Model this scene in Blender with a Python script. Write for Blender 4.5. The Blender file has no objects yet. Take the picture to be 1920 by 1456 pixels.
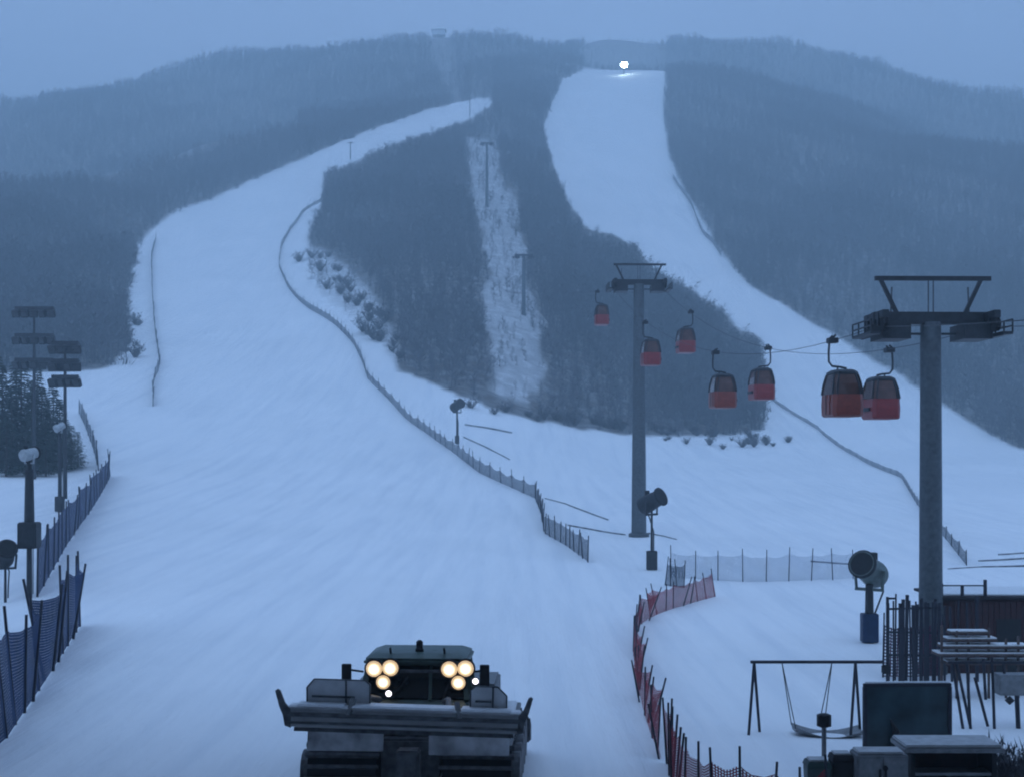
import bpy, bmesh, math, random
import numpy as np
from mathutils import Vector, Matrix, noise as mnoise

random.seed(7)
rng = np.random.default_rng(7)
R = math.radians
SC = bpy.context.scene
COL = SC.collection

# ------------------------------------------------------------------ camera, sky, sun, exposure
CAM_Z, F, HOR = 7.1, 2600.0, 850.0          # eye height (balcony of the added lodge), focal length and horizon row in photo pixels
cam_d = bpy.data.cameras.new('camera')
cam = bpy.data.objects.new('camera', cam_d)
COL.objects.link(cam)
cam.location = (0, 0, CAM_Z)
cam.rotation_euler = (R(90), 0, 0)
cam_d.sensor_width = 36
cam_d.lens = 36 * F / 1920
cam_d.shift_y = (HOR - 728) / 1920
cam_d.clip_start, cam_d.clip_end = 0.3, 9000
SC.camera = cam

world = bpy.data.worlds.new('World')
SC.world = world
world.use_nodes = True
wn = world.node_tree.nodes
wl = world.node_tree.links
bg = wn['Background']
sky = wn.new('ShaderNodeTexSky')
sky.sky_type = 'NISHITA'
sky.sun_disc = False
sky.sun_elevation = R(4)
sky.sun_rotation = R(200)
sky.altitude = 900
sky.air_density = 1.2
sky.dust_density = 0.6
sky.ozone_density = 4.0
skys = wn.new('ShaderNodeMix'); skys.data_type = 'RGBA'      # thick even dusk cloud over that sky
skys.inputs[0].default_value = 0.86
skys.inputs[7].default_value = (4.5, 6.4, 10.7, 1)
wl.new(sky.outputs[0], skys.inputs[6])
wl.new(skys.outputs[2], bg.inputs[0])
bg.inputs[1].default_value = 0.1

sun_d = bpy.data.lights.new('sun', 'SUN')
sun_d.energy = 0.7
sun_d.angle = R(40)
sun_d.color = (0.42, 0.68, 1.0)
sun = bpy.data.objects.new('sun', sun_d)
COL.objects.link(sun)
sun.rotation_euler = (R(35), 0, R(-20))

SC.view_settings.view_transform = 'Standard'
SC.view_settings.look = 'None'
SC.view_settings.exposure = 0.0
SC.view_settings.gamma = 1
SC.view_settings.use_curve_mapping = False
SC.render.engine = 'CYCLES'
cy = SC.cycles
cy.use_denoising = True
cy.max_bounces = 4
cy.diffuse_bounces = 2
cy.glossy_bounces = 2
cy.transmission_bounces = 4
cy.transparent_max_bounces = 10
cy.volume_bounces = 1
cy.use_adaptive_sampling = True
cy.adaptive_threshold = .03
cy.sample_clamp_indirect = 4
cy.filter_width = 2.0

# ------------------------------------------------------------------ helpers
def tag(o, label=None, cat=None, group=None, kind=None):
    if label: o['label'] = label
    if cat: o['category'] = cat
    if group: o['group'] = group
    if kind: o['kind'] = kind
    return o

def empty(name, loc, rz=0.0):
    o = bpy.data.objects.new(name, None)
    COL.objects.link(o)
    o.location = loc
    o.rotation_euler = (0, 0, rz)
    o.empty_display_size = 0.3
    return o

class MB:
    """collects shapes into one mesh"""
    def __init__(s): s.v = []; s.f = []
    def add(s, vs, fs):
        n = len(s.v)
        s.v += [tuple(p) for p in vs]
        s.f += [tuple(i + n for i in f) for f in fs]
        return s
    def box(s, c, d, m=None):
        x, y, z = d[0]/2, d[1]/2, d[2]/2
        vs = [Vector(p) for p in ((-x,-y,-z),(x,-y,-z),(x,y,-z),(-x,y,-z),(-x,-y,z),(x,-y,z),(x,y,z),(-x,y,z))]
        if m is not None: vs = [m @ p for p in vs]
        c = Vector(c)
        return s.add([p + c for p in vs], [(0,3,2,1),(4,5,6,7),(0,1,5,4),(1,2,6,5),(2,3,7,6),(3,0,4,7)])
    def span(s, x0, x1, y0, y1, z0, z1):
        return s.box(((x0+x1)/2, (y0+y1)/2, (z0+z1)/2), (x1-x0, y1-y0, z1-z0))
    def tube(s, pts, r, n=8, cap=True):
        pts = [Vector(p) for p in pts]
        rs = r if isinstance(r, (list, tuple)) else [r]*len(pts)
        vs, fs = [], []
        for i, p in enumerate(pts):
            d = (pts[min(i+1, len(pts)-1)] - pts[max(i-1, 0)]).normalized()
            a = Vector((0,0,1)) if abs(d.z) < .9 else Vector((1,0,0))
            u = d.cross(a).normalized(); w = d.cross(u)
            for k in range(n):
                t = 2*math.pi*k/n
                vs.append(p + (u*math.cos(t) + w*math.sin(t))*rs[i])
        for i in range(len(pts)-1):
            for k in range(n):
                fs.append((i*n+k, i*n+(k+1)%n, (i+1)*n+(k+1)%n, (i+1)*n+k))
        if cap:
            fs.append(tuple(range(n))[::-1]); fs.append(tuple((len(pts)-1)*n+k for k in range(n)))
        return s.add(vs, fs)
    def bar(s, p, q, w, h=None):
        """square bar between two points"""
        h = h or w
        p, q = Vector(p), Vector(q)
        d = (q-p); L = d.length; d.normalize()
        a = Vector((0,0,1)) if abs(d.z) < .95 else Vector((0,1,0))
        u = d.cross(a).normalized(); t = u.cross(d)
        m = Matrix((u, d, t)).transposed()
        return s.box((p+q)/2, (w, L, h), m)
    def prism(s, poly, x0, x1):
        """polygon in (y,z), extruded along x"""
        n = len(poly)
        vs = [(x0, a, b) for a, b in poly] + [(x1, a, b) for a, b in poly]
        fs = [tuple(range(n)), tuple(range(2*n-1, n-1, -1))]
        fs += [(i, i+n, (i+1)%n+n, (i+1)%n) for i in range(n)]
        return s.add(vs, fs)
    def loft(s, rings):
        n = len(rings[0]); vs = [p for r_ in rings for p in r_]; fs = []
        for i in range(len(rings)-1):
            for k in range(n): fs.append((i*n+k, i*n+(k+1)%n, (i+1)*n+(k+1)%n, (i+1)*n+k))
        fs.append(tuple(range(n))[::-1]); fs.append(tuple((len(rings)-1)*n+k for k in range(n)))
        return s.add(vs, fs)
    def lathe(s, prof, c, axis=(0,0,1), n=16):
        """profile of (radius, height) round an axis"""
        d = Vector(axis).normalized()
        a = Vector((0,0,1)) if abs(d.z) < .9 else Vector((1,0,0))
        u = d.cross(a).normalized(); w = d.cross(u); c = Vector(c)
        rings = [[c + d*h + (u*math.cos(2*math.pi*k/n) + w*math.sin(2*math.pi*k/n))*max(r_, .001) for k in range(n)] for r_, h in prof]
        return s.loft(rings)
    def mesh(s, name, mat, bevel=0, smooth=False):
        me = bpy.data.meshes.new(name)
        me.from_pydata(s.v, [], s.f)
        bm = bmesh.new(); bm.from_mesh(me)
        bmesh.ops.recalc_face_normals(bm, faces=bm.faces)
        if bevel:
            es = [e for e in bm.edges if len(e.link_faces) == 2 and e.calc_face_angle(0) > .5]
            bmesh.ops.bevel(bm, geom=es, offset=bevel, segments=2, affect='EDGES', clamp_overlap=True)
        bm.to_mesh(me); bm.free()
        me.materials.append(mat)
        if smooth:
            for p in me.polygons: p.use_smooth = True
            try: me.set_sharp_from_angle(angle=R(40))
            except Exception: pass
        return me
    def build(s, name, mat, parent=None, bevel=0, smooth=False):
        return link(name, s.mesh(name, mat, bevel, smooth), parent)

def link(name, me, parent=None, loc=(0,0,0), rot=(0,0,0), scale=(1,1,1)):
    o = bpy.data.objects.new(name, me)
    COL.objects.link(o)
    o.parent = parent
    o.location = loc; o.rotation_euler = rot; o.scale = scale
    return o

def copy_tree(o, parent=None):
    c = o.copy(); COL.objects.link(c); c.parent = parent
    for ch in list(o.children): copy_tree(ch, c)
    return c

# ------------------------------------------------------------------ materials
MATS = {}
def mat(name, col, rough=.6, metal=0.0, var=.25, scale=6.0, bump=.0, bscale=40.0, spec=.4, col2=None, dirt=None):
    m = bpy.data.materials.new(name); m.use_nodes = True
    nt = m.node_tree; N = nt.nodes; Lk = nt.links
    b = N['Principled BSDF']
    b.inputs['Roughness'].default_value = rough
    b.inputs['Metallic'].default_value = metal
    b.inputs['Specular IOR Level'].default_value = spec
    tc = N.new('ShaderNodeTexCoord')
    nz = N.new('ShaderNodeTexNoise'); nz.inputs['Scale'].default_value = scale; nz.inputs['Detail'].default_value = 6
    Lk.new(tc.outputs['Object'], nz.inputs['Vector'])
    rp = N.new('ShaderNodeValToRGB')
    rp.color_ramp.elements[0].position = .3; rp.color_ramp.elements[1].position = .7
    c2 = col2 or tuple(min(1, c*(1+var)) for c in col)
    rp.color_ramp.elements[0].color = (*[c*(1-var) for c in col], 1)
    rp.color_ramp.elements[1].color = (*c2, 1)
    Lk.new(nz.outputs[0], rp.inputs[0])
    out = rp.outputs[0]
    Lk.new(out, b.inputs['Base Color'])
    if bump:
        n2 = N.new('ShaderNodeTexNoise'); n2.inputs['Scale'].default_value = bscale; n2.inputs['Detail'].default_value = 5
        Lk.new(tc.outputs['Object'], n2.inputs['Vector'])
        bp = N.new('ShaderNodeBump'); bp.inputs['Strength'].default_value = bump; bp.inputs['Distance'].default_value = .05
        Lk.new(n2.outputs[0], bp.inputs['Height']); Lk.new(bp.outputs[0], b.inputs['Normal'])
    MATS[name] = m
    return m

def emit(name, col, st):
    m = bpy.data.materials.new(name); m.use_nodes = True
    N = m.node_tree.nodes; b = N['Principled BSDF']
    b.inputs['Base Color'].default_value = (*col, 1)
    b.inputs['Emission Color'].default_value = (*col, 1)
    b.inputs['Emission Strength'].default_value = st
    tc = N.new('ShaderNodeTexCoord'); nz = N.new('ShaderNodeTexNoise'); nz.inputs['Scale'].default_value = 20
    m.node_tree.links.new(tc.outputs['Object'], nz.inputs['Vector'])
    m.node_tree.links.new(nz.outputs[0], b.inputs['Roughness'])
    MATS[name] = m
    return m

def net_mat(name, col, cell=.12, thread=.34):
    """woven netting: crossed threads with open cells, in the net's own metres"""
    m = bpy.data.materials.new(name); m.use_nodes = True
    nt = m.node_tree; N = nt.nodes; Lk = nt.links
    b = N['Principled BSDF']; b.inputs['Roughness'].default_value = .8
    uv = N.new('ShaderNodeUVMap'); uv.uv_map = 'UVMap'
    nz = N.new('ShaderNodeTexNoise'); nz.inputs['Scale'].default_value = 1.3; nz.inputs['Detail'].default_value = 4
    Lk.new(uv.outputs[0], nz.inputs['Vector'])
    rp = N.new('ShaderNodeValToRGB')
    rp.color_ramp.elements[0].position = .35; rp.color_ramp.elements[1].position = .75
    rp.color_ramp.elements[0].color = (*[c*.8 for c in col], 1); rp.color_ramp.elements[1].color = (*[min(1, c*1.5) for c in col], 1)
    Lk.new(nz.outputs[0], rp.inputs[0]); Lk.new(rp.outputs[0], b.inputs['Base Color'])
    sep = N.new('ShaderNodeSeparateXYZ'); Lk.new(uv.outputs[0], sep.inputs[0])
    outs = []
    for ax in (0, 1):
        mu = N.new('ShaderNodeMath'); mu.operation = 'MULTIPLY'; mu.inputs[1].default_value = 1/cell
        fr = N.new('ShaderNodeMath'); fr.operation = 'FRACT'
        lt = N.new('ShaderNodeMath'); lt.operation = 'LESS_THAN'; lt.inputs[1].default_value = thread
        Lk.new(sep.outputs[ax], mu.inputs[0]); Lk.new(mu.outputs[0], fr.inputs[0]); Lk.new(fr.outputs[0], lt.inputs[0])
        outs.append(lt)
    mx = N.new('ShaderNodeMath'); mx.operation = 'MAXIMUM'
    Lk.new(outs[0].outputs[0], mx.inputs[0]); Lk.new(outs[1].outputs[0], mx.inputs[1])
    tr = N.new('ShaderNodeBsdfTransparent'); ms = N.new('ShaderNodeMixShader')
    Lk.new(mx.outputs[0], ms.inputs[0]); Lk.new(tr.outputs[0], ms.inputs[1]); Lk.new(b.outputs[0], ms.inputs[2])
    Lk.new(ms.outputs[0], N['Material Output'].inputs['Surface'])
    MATS[name] = m
    return m

steel = mat('galvanised_steel', (.085, .10, .11), .55, .25, bump=.1)
dsteel = mat('dark_steel', (.03, .034, .04), .55, .2, bump=.1)
black = mat('black_rubber', (.014, .015, .018), .75, bump=.3)
snowy = mat('snow_crust', (.74, .76, .78), .7, var=.08, bump=.3, bscale=25)
greymetal = mat('grey_paint', (.2, .21, .22), .5, .1, bump=.15)
palegun = mat('pale_gun_paint', (.36, .38, .39), .5, var=.2)
twig = mat('bare_twigs', (.085, .085, .095), .85, var=.3, scale=.6)
def stand_variation(m):
    """each tree a little lighter or darker, whole stands frosted or bare"""
    nt = m.node_tree; N = nt.nodes; Lk = nt.links; bs = N['Principled BSDF']
    src = bs.inputs['Base Color'].links[0].from_socket
    oi = N.new('ShaderNodeObjectInfo')
    r1 = N.new('ShaderNodeMapRange'); r1.inputs[3].default_value = .8; r1.inputs[4].default_value = 1.25; Lk.new(oi.outputs['Random'], r1.inputs[0])
    nz = N.new('ShaderNodeTexNoise'); nz.inputs['Scale'].default_value = .022; nz.inputs['Detail'].default_value = 3; Lk.new(oi.outputs['Location'], nz.inputs['Vector'])
    r2 = N.new('ShaderNodeMapRange'); r2.inputs[1].default_value = .35; r2.inputs[2].default_value = .65; r2.inputs[3].default_value = .8; r2.inputs[4].default_value = 1.25; Lk.new(nz.outputs[0], r2.inputs[0])
    mu = N.new('ShaderNodeMath'); mu.operation = 'MULTIPLY'; Lk.new(r1.outputs[0], mu.inputs[0]); Lk.new(r2.outputs[0], mu.inputs[1])
    vm = N.new('ShaderNodeVectorMath'); vm.operation = 'SCALE'; Lk.new(src, vm.inputs[0]); Lk.new(mu.outputs[0], vm.inputs['Scale'])
    Lk.new(vm.outputs[0], bs.inputs['Base Color'])
stand_variation(twig)
needle = mat('evergreen_needles', (.026, .045, .034), .8, var=.45, scale=1.2)
bark = mat('bark', (.06, .047, .04), .9, bump=.5)
timber = mat('weathered_timber', (.085, .06, .055), .8, var=.4, bump=.3)
redhut = mat('maroon_cladding', (.034, .008, .010), .6, var=.35, bump=.15)
cabglass = mat('tinted_cabin_glass', (.075, .034, .026), .15, var=.4, scale=3, spec=.5)
glassd = mat('dark_glass', (.012, .015, .018), .12, var=.2, spec=.6)
cabred = mat('red_gondola_shell', (.22, .022, .022), .4, var=.18, spec=.5)
caborange = mat('orange_gondola_shell', (.20, .035, .02), .4, var=.18, spec=.5)
netblue = net_mat('blue_net', (.008, .028, .09), .09, .72)
netred = net_mat('red_net', (.24, .016, .03), .06, .45)
netdark = net_mat('dark_net', (.018, .035, .06), .08, .45)
netpale = net_mat('pale_net', (.22, .26, .32), .06, .2)
netpurple = net_mat('purple_net', (.09, .025, .06), .12, .4)
postdark = mat('dark_post', (.02, .022, .035), .6)
postred = mat('red_post', (.22, .02, .03), .6)
catsteel = mat('groomer_steel', (.075, .08, .088), .55, .15, var=.35, bump=.15, col2=(.16, .165, .175))
catgreen = mat('groomer_paint', (.05, .085, .07), .4, var=.15, spec=.5)
catgrey = mat('groomer_grey', (.16, .165, .17), .5, .1, var=.25, bump=.1)
def hot_lamp(name, inner, outer, st):
    """reflector lamp: fierce filament in the middle, dimmer and warmer towards the rim"""
    m = emit(name, inner, st); nt = m.node_tree; N = nt.nodes; Lk = nt.links; b = N['Principled BSDF']
    tc = N.new('ShaderNodeTexCoord'); ln = N.new('ShaderNodeVectorMath'); ln.operation = 'LENGTH'
    Lk.new(tc.outputs['Object'], ln.inputs[0])
    rp = N.new('ShaderNodeValToRGB'); e = rp.color_ramp.elements
    e[0].position = .0; e[0].color = (*inner, 1); e[1].position = 1; e[1].color = (*[c*.0025 for c in outer], 1)
    for pos, c, s_ in ((.25, inner, .35), (.45, inner, .04), (.7, outer, .009)):
        k = e.new(pos); k.color = (*[v*s_ for v in c], 1)
    mu = N.new('ShaderNodeMath'); mu.operation = 'MULTIPLY'; mu.inputs[1].default_value = 1/.2
    Lk.new(ln.outputs['Value'], mu.inputs[0]); Lk.new(mu.outputs[0], rp.inputs[0]); Lk.new(rp.outputs[0], b.inputs['Emission Color'])
    return m
warm = hot_lamp('lit_work_lamp', (1.0, .84, .55), (1.0, .66, .34), 100)
coldlamp = emit('lit_floodlight', (.80, 1.0, 1.0), 90)
whitelamp = emit('lit_marker_lamp', (.95, .9, 1.0), 3)

# ------------------------------------------------------------------ terrain heights: profiles (distance, height) by bearing
COLS = {
 -800: [(0,0),(30,0),(60,.8),(100,2.5),(150,7),(200,15),(250,26),(300,38),(380,60),(500,90),(600,112),(700,120),(850,150),(1000,200),(1200,255),(1400,262),(1800,240)],
 0:    [(0,0),(30,0),(60,.6),(100,2),(150,5.5),(200,12),(250,21),(300,32),(380,55),(500,92),(600,122),(700,135),(850,170),(1000,232),(1200,299),(1400,308),(1800,300)],
 450:  [(0,0),(30,0),(60,.5),(100,1.6),(150,4.8),(200,10.9),(250,20.5),(300,31.9),(380,52.4),(500,90),(600,125),(720,167),(850,190),(1000,250),(1250,360),(1300,379),(1500,380),(1800,370)],
 850:  [(0,0),(30,0),(60,.3),(100,1.0),(150,3.6),(200,8),(230,11.5),(250,17),(300,33),(400,66),(500,98),(600,136),(680,165),(760,200),(850,228),(1000,285),(1200,360),(1300,364),(1500,370),(1800,360)],
 1150: [(0,-.2),(30,-.3),(50,-.6),(112,.4),(150,2),(200,4.5),(240,8),(260,12),(300,23),(400,52),(500,84),(600,123),(700,163),(850,225),(950,268),(1000,283),(1100,308),(1250,370),(1300,390),(1500,392),(1800,370)],
 1430: [(0,-.4),(30,-.6),(50,-.8),(112,.4),(150,1.8),(200,3.8),(250,6.5),(270,8.5),(300,14),(400,42),(500,75),(600,112),(700,150),(850,215),(950,262),(1050,278),(1150,302),(1300,388),(1350,405),(1600,405),(1800,390)],
 1920: [(0,-.5),(30,-.7),(50,-.8),(112,.4),(150,1.5),(200,3),(250,5),(300,9),(350,20),(400,36),(500,70),(600,105),(700,143),(800,180),(900,188),(1000,210),(1150,280),(1250,322),(1500,322),(1800,320)],
 2700: [(0,-.5),(30,-.7),(50,-.8),(112,.4),(150,1.5),(200,3),(250,6),(300,12),(350,24),(400,38),(500,68),(600,98),(700,125),(800,150),(900,165),(1000,190),(1150,240),(1250,270),(1500,280),(1800,260)],
}
def pchip(x, y, xi):
    x = np.asarray(x, float); y = np.asarray(y, float)          # y: (n, ...) along axis 0
    h = np.diff(x).reshape((-1,)+(1,)*(y.ndim-1)); d = np.diff(y, axis=0)/h
    m = np.zeros_like(y); m[0] = d[0]; m[-1] = d[-1]
    a, b = d[:-1], d[1:]
    with np.errstate(divide='ignore', invalid='ignore'):
        hm = 2*a*b/(a+b)
    m[1:-1] = np.where(a*b > 0, hm, 0)
    i = np.clip(np.searchsorted(x, xi) - 1, 0, len(x)-2)
    hh = (x[i+1]-x[i]); t = (xi-x[i])/hh
    sh = (-1,)+(1,)*(y.ndim-1); t = t.reshape(sh); hh = hh.reshape(sh)
    return ((2*t**3-3*t**2+1)*y[i] + (t**3-2*t**2+t)*hh*m[i] + (-2*t**3+3*t**2)*y[i+1] + (t**3-t**2)*hh*m[i+1])
YG = np.arange(0, 1801, 2.0)
keys = sorted(COLS)
prof = np.array([pchip([p[0] for p in COLS[k]], [p[1] for p in COLS[k]], YG) for k in keys])
BG_ = np.arange(-800, 2701, 10.0)
TAB = pchip(keys, prof, BG_)
def relief(x, y):
    """low bumps of the hillside, none on the flat"""
    a = np.clip((y-240)/300, 0, 1)
    return a*(2.2*np.sin(x*.021+y*.013+1)+1.6*np.sin(x*.047-y*.031)+1.1*np.sin(x*.09+y*.071+2))
def gz(x, y):
    x = np.asarray(x, float); y = np.asarray(y, float)
    yy = np.maximum(y, 30.0)
    b = np.clip(960 + F*x/yy, -799, 2699)
    bi = (b+800)/10; yi = np.clip(yy, 0, 1799)/2
    i = bi.astype(int); j = yi.astype(int); u = bi-i; v = yi-j
    z = TAB[i,j]*(1-u)*(1-v) + TAB[i+1,j]*u*(1-v) + TAB[i,j+1]*(1-u)*v + TAB[i+1,j+1]*u*v
    return z + relief(x, yy)
def gzf(x, y): return float(gz(np.array([x]), np.array([y]))[0])
MARCH = np.concatenate([np.arange(18, 300, .25), np.arange(300, 1400, 1.0)])
def hit(px, py):
    """where the sight line through a photo pixel meets the ground"""
    x = (px-960)/F*MARCH
    row = HOR - (gz(x, MARCH)-CAM_Z)/MARCH*F
    k = np.argmax(row <= py)
    if row[k] > py: k = len(MARCH)-1
    Y = MARCH[k]
    return Vector((float(x[k]), float(Y), gzf(x[k], Y)))
def at(px, py, Y):
    return Vector(((px-960)/F*Y, Y, CAM_Z-(py-HOR)/F*Y))
def pix(x, y, z):
    return 960 + F*x/y, HOR - (z-CAM_Z)/y*F

# where the open runs lie
PISTE_L = [(150,695),(205,690),(242,655),(238,600),(242,540),(252,480),(272,438),(330,395),(400,370),(500,325),(600,282),(700,240),(800,205),(880,187),(925,178),
 (925,195),(880,225),(840,238),(780,258),(720,275),(680,298),(650,315),(612,318),(602,380),(582,430),(575,490),(590,545),(650,590),(700,630),(738,690),(800,712),(860,742),(950,772),(1050,797),(1150,812),(1250,817),(1350,815),(1430,805),
 (1500,1500),(-900,1600),(-900,700)]
PISTE_R = [(1050,150),(1090,132),(1250,126),(1245,200),(1255,280),(1270,330),(1310,400),(1350,470),(1400,530),(1500,590),(1600,650),(1700,710),(1770,760),(1850,810),(1920,845),(2700,1000),(2700,1700),(1300,1700),
 (1430,805),(1435,700),(1420,632),(1370,610),(1365,590),(1320,560),(1260,525),(1215,495),(1195,465),(1150,440),(1100,430),(1070,385),(1050,340),(1030,290),(1018,240),(1035,190)]
LIFT_CUT = [(868,255),(932,255),(945,330),(972,380),(985,450),(995,540),(1020,600),(1036,680),(1010,735),(975,765),(920,742),(905,650),(903,560),(908,480),(884,400),(872,320)]
RIDGE_CUT = [(798,40),(845,40),(850,120),(868,180),(842,182),(815,120)]
TOP_CUT = [(1090,60),(1250,60),(1250,127),(1090,133)]
BRUSH = [(572,455),(622,468),(682,522),(728,590),(756,662),(748,705),(700,640),(650,600),(590,552)]
def inside(poly, px, py):
    px = np.asarray(px, float); py = np.asarray(py, float)
    r = np.zeros(px.shape, bool); n = len(poly)
    for i in range(n):
        x0, y0 = poly[i]; x1, y1 = poly[(i+1) % n]
        if y0 == y1: continue
        c = ((y0 > py) != (y1 > py)) & (px < (x1-x0)*(py-y0)/(y1-y0)+x0)
        r ^= c
    return r
def wander(x, y):
    return 1.3*np.sin(x*.35+y*.21)+1.0*np.sin(x*.83-y*.47+1)+.8*np.sin(x*1.7+y*1.1+2)
def open_snow(x, y, z, ragged=False):
    p, q = pix(x, y, z)
    if ragged:
        w = wander(x, y)*1500/y
        p = p+w; q = q+w*.6
    near = y < 215
    return near | (inside(PISTE_L, p, q) & (y < 860)) | (inside(PISTE_R, p, q) & (y < 1010))
def cut(x, y, z):
    p, q = pix(x, y, z)
    w = wander(x*.4, y*.4)*2400/y
    p = p+w; q = q+w*.5
    soft = np.clip(wander(x*.11, y*.13)*.25+.5, 0, 1)
    return (inside(LIFT_CUT, p, q) & (y < 800)) | (inside(RIDGE_CUT, p, q) & (y > 800)) | (inside(TOP_CUT, p, q) & (y > 900))

# ------------------------------------------------------------------ the ground: one sheet of snow with brushy forest floor under the trees
def snow_ground_mat():
    m = bpy.data.materials.new('snow_ground'); m.use_nodes = True
    nt = m.node_tree; N = nt.nodes; Lk = nt.links
    b = N['Principled BSDF']; b.inputs['Roughness'].default_value = .75
    b.inputs['Specular IOR Level'].default_value = .25
    tc = N.new('ShaderNodeTexCoord')
    n1 = N.new('ShaderNodeTexNoise'); n1.inputs['Scale'].default_value = .045; n1.inputs['Detail'].default_value = 8; n1.inputs['Roughness'].default_value = .62
    Lk.new(tc.outputs['Object'], n1.inputs['Vector'])
    r1 = N.new('ShaderNodeValToRGB')
    r1.color_ramp.elements[0].position = .3; r1.color_ramp.elements[0].color = (.80, .81, .82, 1)
    r1.color_ramp.elements[1].position = .7; r1.color_ramp.elements[1].color = (.88, .88, .885, 1)
    Lk.new(n1.outputs[0], r1.inputs[0])
    ms = N.new('ShaderNodeMapping'); ms.inputs['Scale'].default_value = (.9, .035, .05); ms.inputs['Rotation'].default_value = (0, 0, .12)
    ns = N.new('ShaderNodeTexNoise'); ns.inputs['Scale'].default_value = 1.0; ns.inputs['Detail'].default_value = 5; ns.inputs['Roughness'].default_value = .65
    Lk.new(tc.outputs['Object'], ms.inputs['Vector']); Lk.new(ms.outputs[0], ns.inputs['Vector'])
    rs = N.new('ShaderNodeValToRGB')                          # groomed passes, scraped and fresh, along the fall line
    rs.color_ramp.elements[0].position = .36; rs.color_ramp.elements[0].color = (.905, .92, .94, 1)
    rs.color_ramp.elements[1].position = .56; rs.color_ramp.elements[1].color = (1, 1, 1, 1)
    Lk.new(ns.outputs[0], rs.inputs[0])
    mz = N.new('ShaderNodeMix'); mz.data_type = 'RGBA'; mz.blend_type = 'MULTIPLY'; mz.inputs[0].default_value = 1
    Lk.new(r1.outputs[0], mz.inputs[6]); Lk.new(rs.outputs[0], mz.inputs[7])
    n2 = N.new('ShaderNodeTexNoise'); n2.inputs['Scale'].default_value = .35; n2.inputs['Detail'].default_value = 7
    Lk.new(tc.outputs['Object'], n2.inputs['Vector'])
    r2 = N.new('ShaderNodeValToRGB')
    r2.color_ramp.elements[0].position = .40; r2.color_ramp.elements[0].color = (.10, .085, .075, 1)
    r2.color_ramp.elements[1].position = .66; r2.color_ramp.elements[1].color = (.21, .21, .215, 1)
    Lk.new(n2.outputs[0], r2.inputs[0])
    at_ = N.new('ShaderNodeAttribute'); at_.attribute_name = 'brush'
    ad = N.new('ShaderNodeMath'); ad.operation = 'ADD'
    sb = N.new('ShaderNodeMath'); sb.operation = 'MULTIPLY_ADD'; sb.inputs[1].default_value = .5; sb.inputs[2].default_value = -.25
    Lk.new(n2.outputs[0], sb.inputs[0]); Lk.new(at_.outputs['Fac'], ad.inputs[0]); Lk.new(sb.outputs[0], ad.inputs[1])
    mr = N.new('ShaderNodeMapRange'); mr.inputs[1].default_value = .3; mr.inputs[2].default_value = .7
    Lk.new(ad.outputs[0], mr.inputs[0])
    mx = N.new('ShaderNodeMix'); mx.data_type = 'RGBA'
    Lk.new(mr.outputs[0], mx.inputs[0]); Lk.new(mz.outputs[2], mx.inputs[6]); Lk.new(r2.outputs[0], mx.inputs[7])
    Lk.new(mx.outputs[2], b.inputs['Base Color'])
    # wind crust and groomed ridges
    n3 = N.new('ShaderNodeTexNoise'); n3.inputs['Scale'].default_value = 1.1; n3.inputs['Detail'].default_value = 8
    mp = N.new('ShaderNodeMapping'); mp.inputs['Scale'].default_value = (1, .35, 1)
    Lk.new(tc.outputs['Object'], mp.inputs['Vector']); Lk.new(mp.outputs[0], n3.inputs['Vector'])
    bp = N.new('ShaderNodeBump'); bp.inputs['Strength'].default_value = .6; bp.inputs['Distance'].default_value = .16
    hs_ = N.new('ShaderNodeMath'); hs_.operation = 'MULTIPLY_ADD'; hs_.inputs[1].default_value = .9
    Lk.new(ns.outputs[0], hs_.inputs[0]); Lk.new(n3.outputs[0], hs_.inputs[2]); Lk.new(hs_.outputs[0], bp.inputs['Height']); Lk.new(bp.outputs[0], b.inputs['Normal'])
    return m
ys = np.concatenate([np.arange(-150, 20, 10.0), np.geomspace(20, 1750, 330)])
ss = np.linspace(-1, 1, 421); ss = np.sign(ss)*np.abs(ss)**1.5
gx = np.array([[s*(170+.78*max(y, 0)) for s in ss] for y in ys]); gy = np.repeat(ys[:, None], len(ss), 1)
gzz = gz(gx, gy)
safe = np.maximum(gy, 30)
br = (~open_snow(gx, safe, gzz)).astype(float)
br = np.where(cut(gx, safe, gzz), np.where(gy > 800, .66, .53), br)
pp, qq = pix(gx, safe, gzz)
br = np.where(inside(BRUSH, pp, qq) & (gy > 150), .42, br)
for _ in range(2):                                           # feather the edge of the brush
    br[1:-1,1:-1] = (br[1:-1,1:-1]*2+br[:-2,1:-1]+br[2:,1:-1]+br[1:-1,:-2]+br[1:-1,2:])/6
# small drifts and old track marks on the flat
bumpz = .05*np.sin(gx*.31+gy*.17)*np.sin(gy*.23-gx*.11)
gzz = gzz + np.where((gy > 20) & (gy < 260), bumpz, 0)
nr, nc = gx.shape
idx = np.arange(nr*nc).reshape(nr, nc)
faces = np.stack([idx[:-1,:-1], idx[:-1,1:], idx[1:,1:], idx[1:,:-1]], -1).reshape(-1, 4)
gme = bpy.data.meshes.new('ground')
gme.from_pydata(np.stack([gx, gy, gzz], -1).reshape(-1, 3).tolist(), [], faces.tolist())
att = gme.attributes.new('brush', 'FLOAT', 'POINT'); att.data.foreach_set('value', br.reshape(-1))
gme.polygons.foreach_set('use_smooth', np.ones(len(gme.polygons), bool))
gme.materials.append(snow_ground_mat())
tag(link('ground', gme), 'snow covered ground and ski runs rising to the wooded hills', 'ground', kind='structure')

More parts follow.
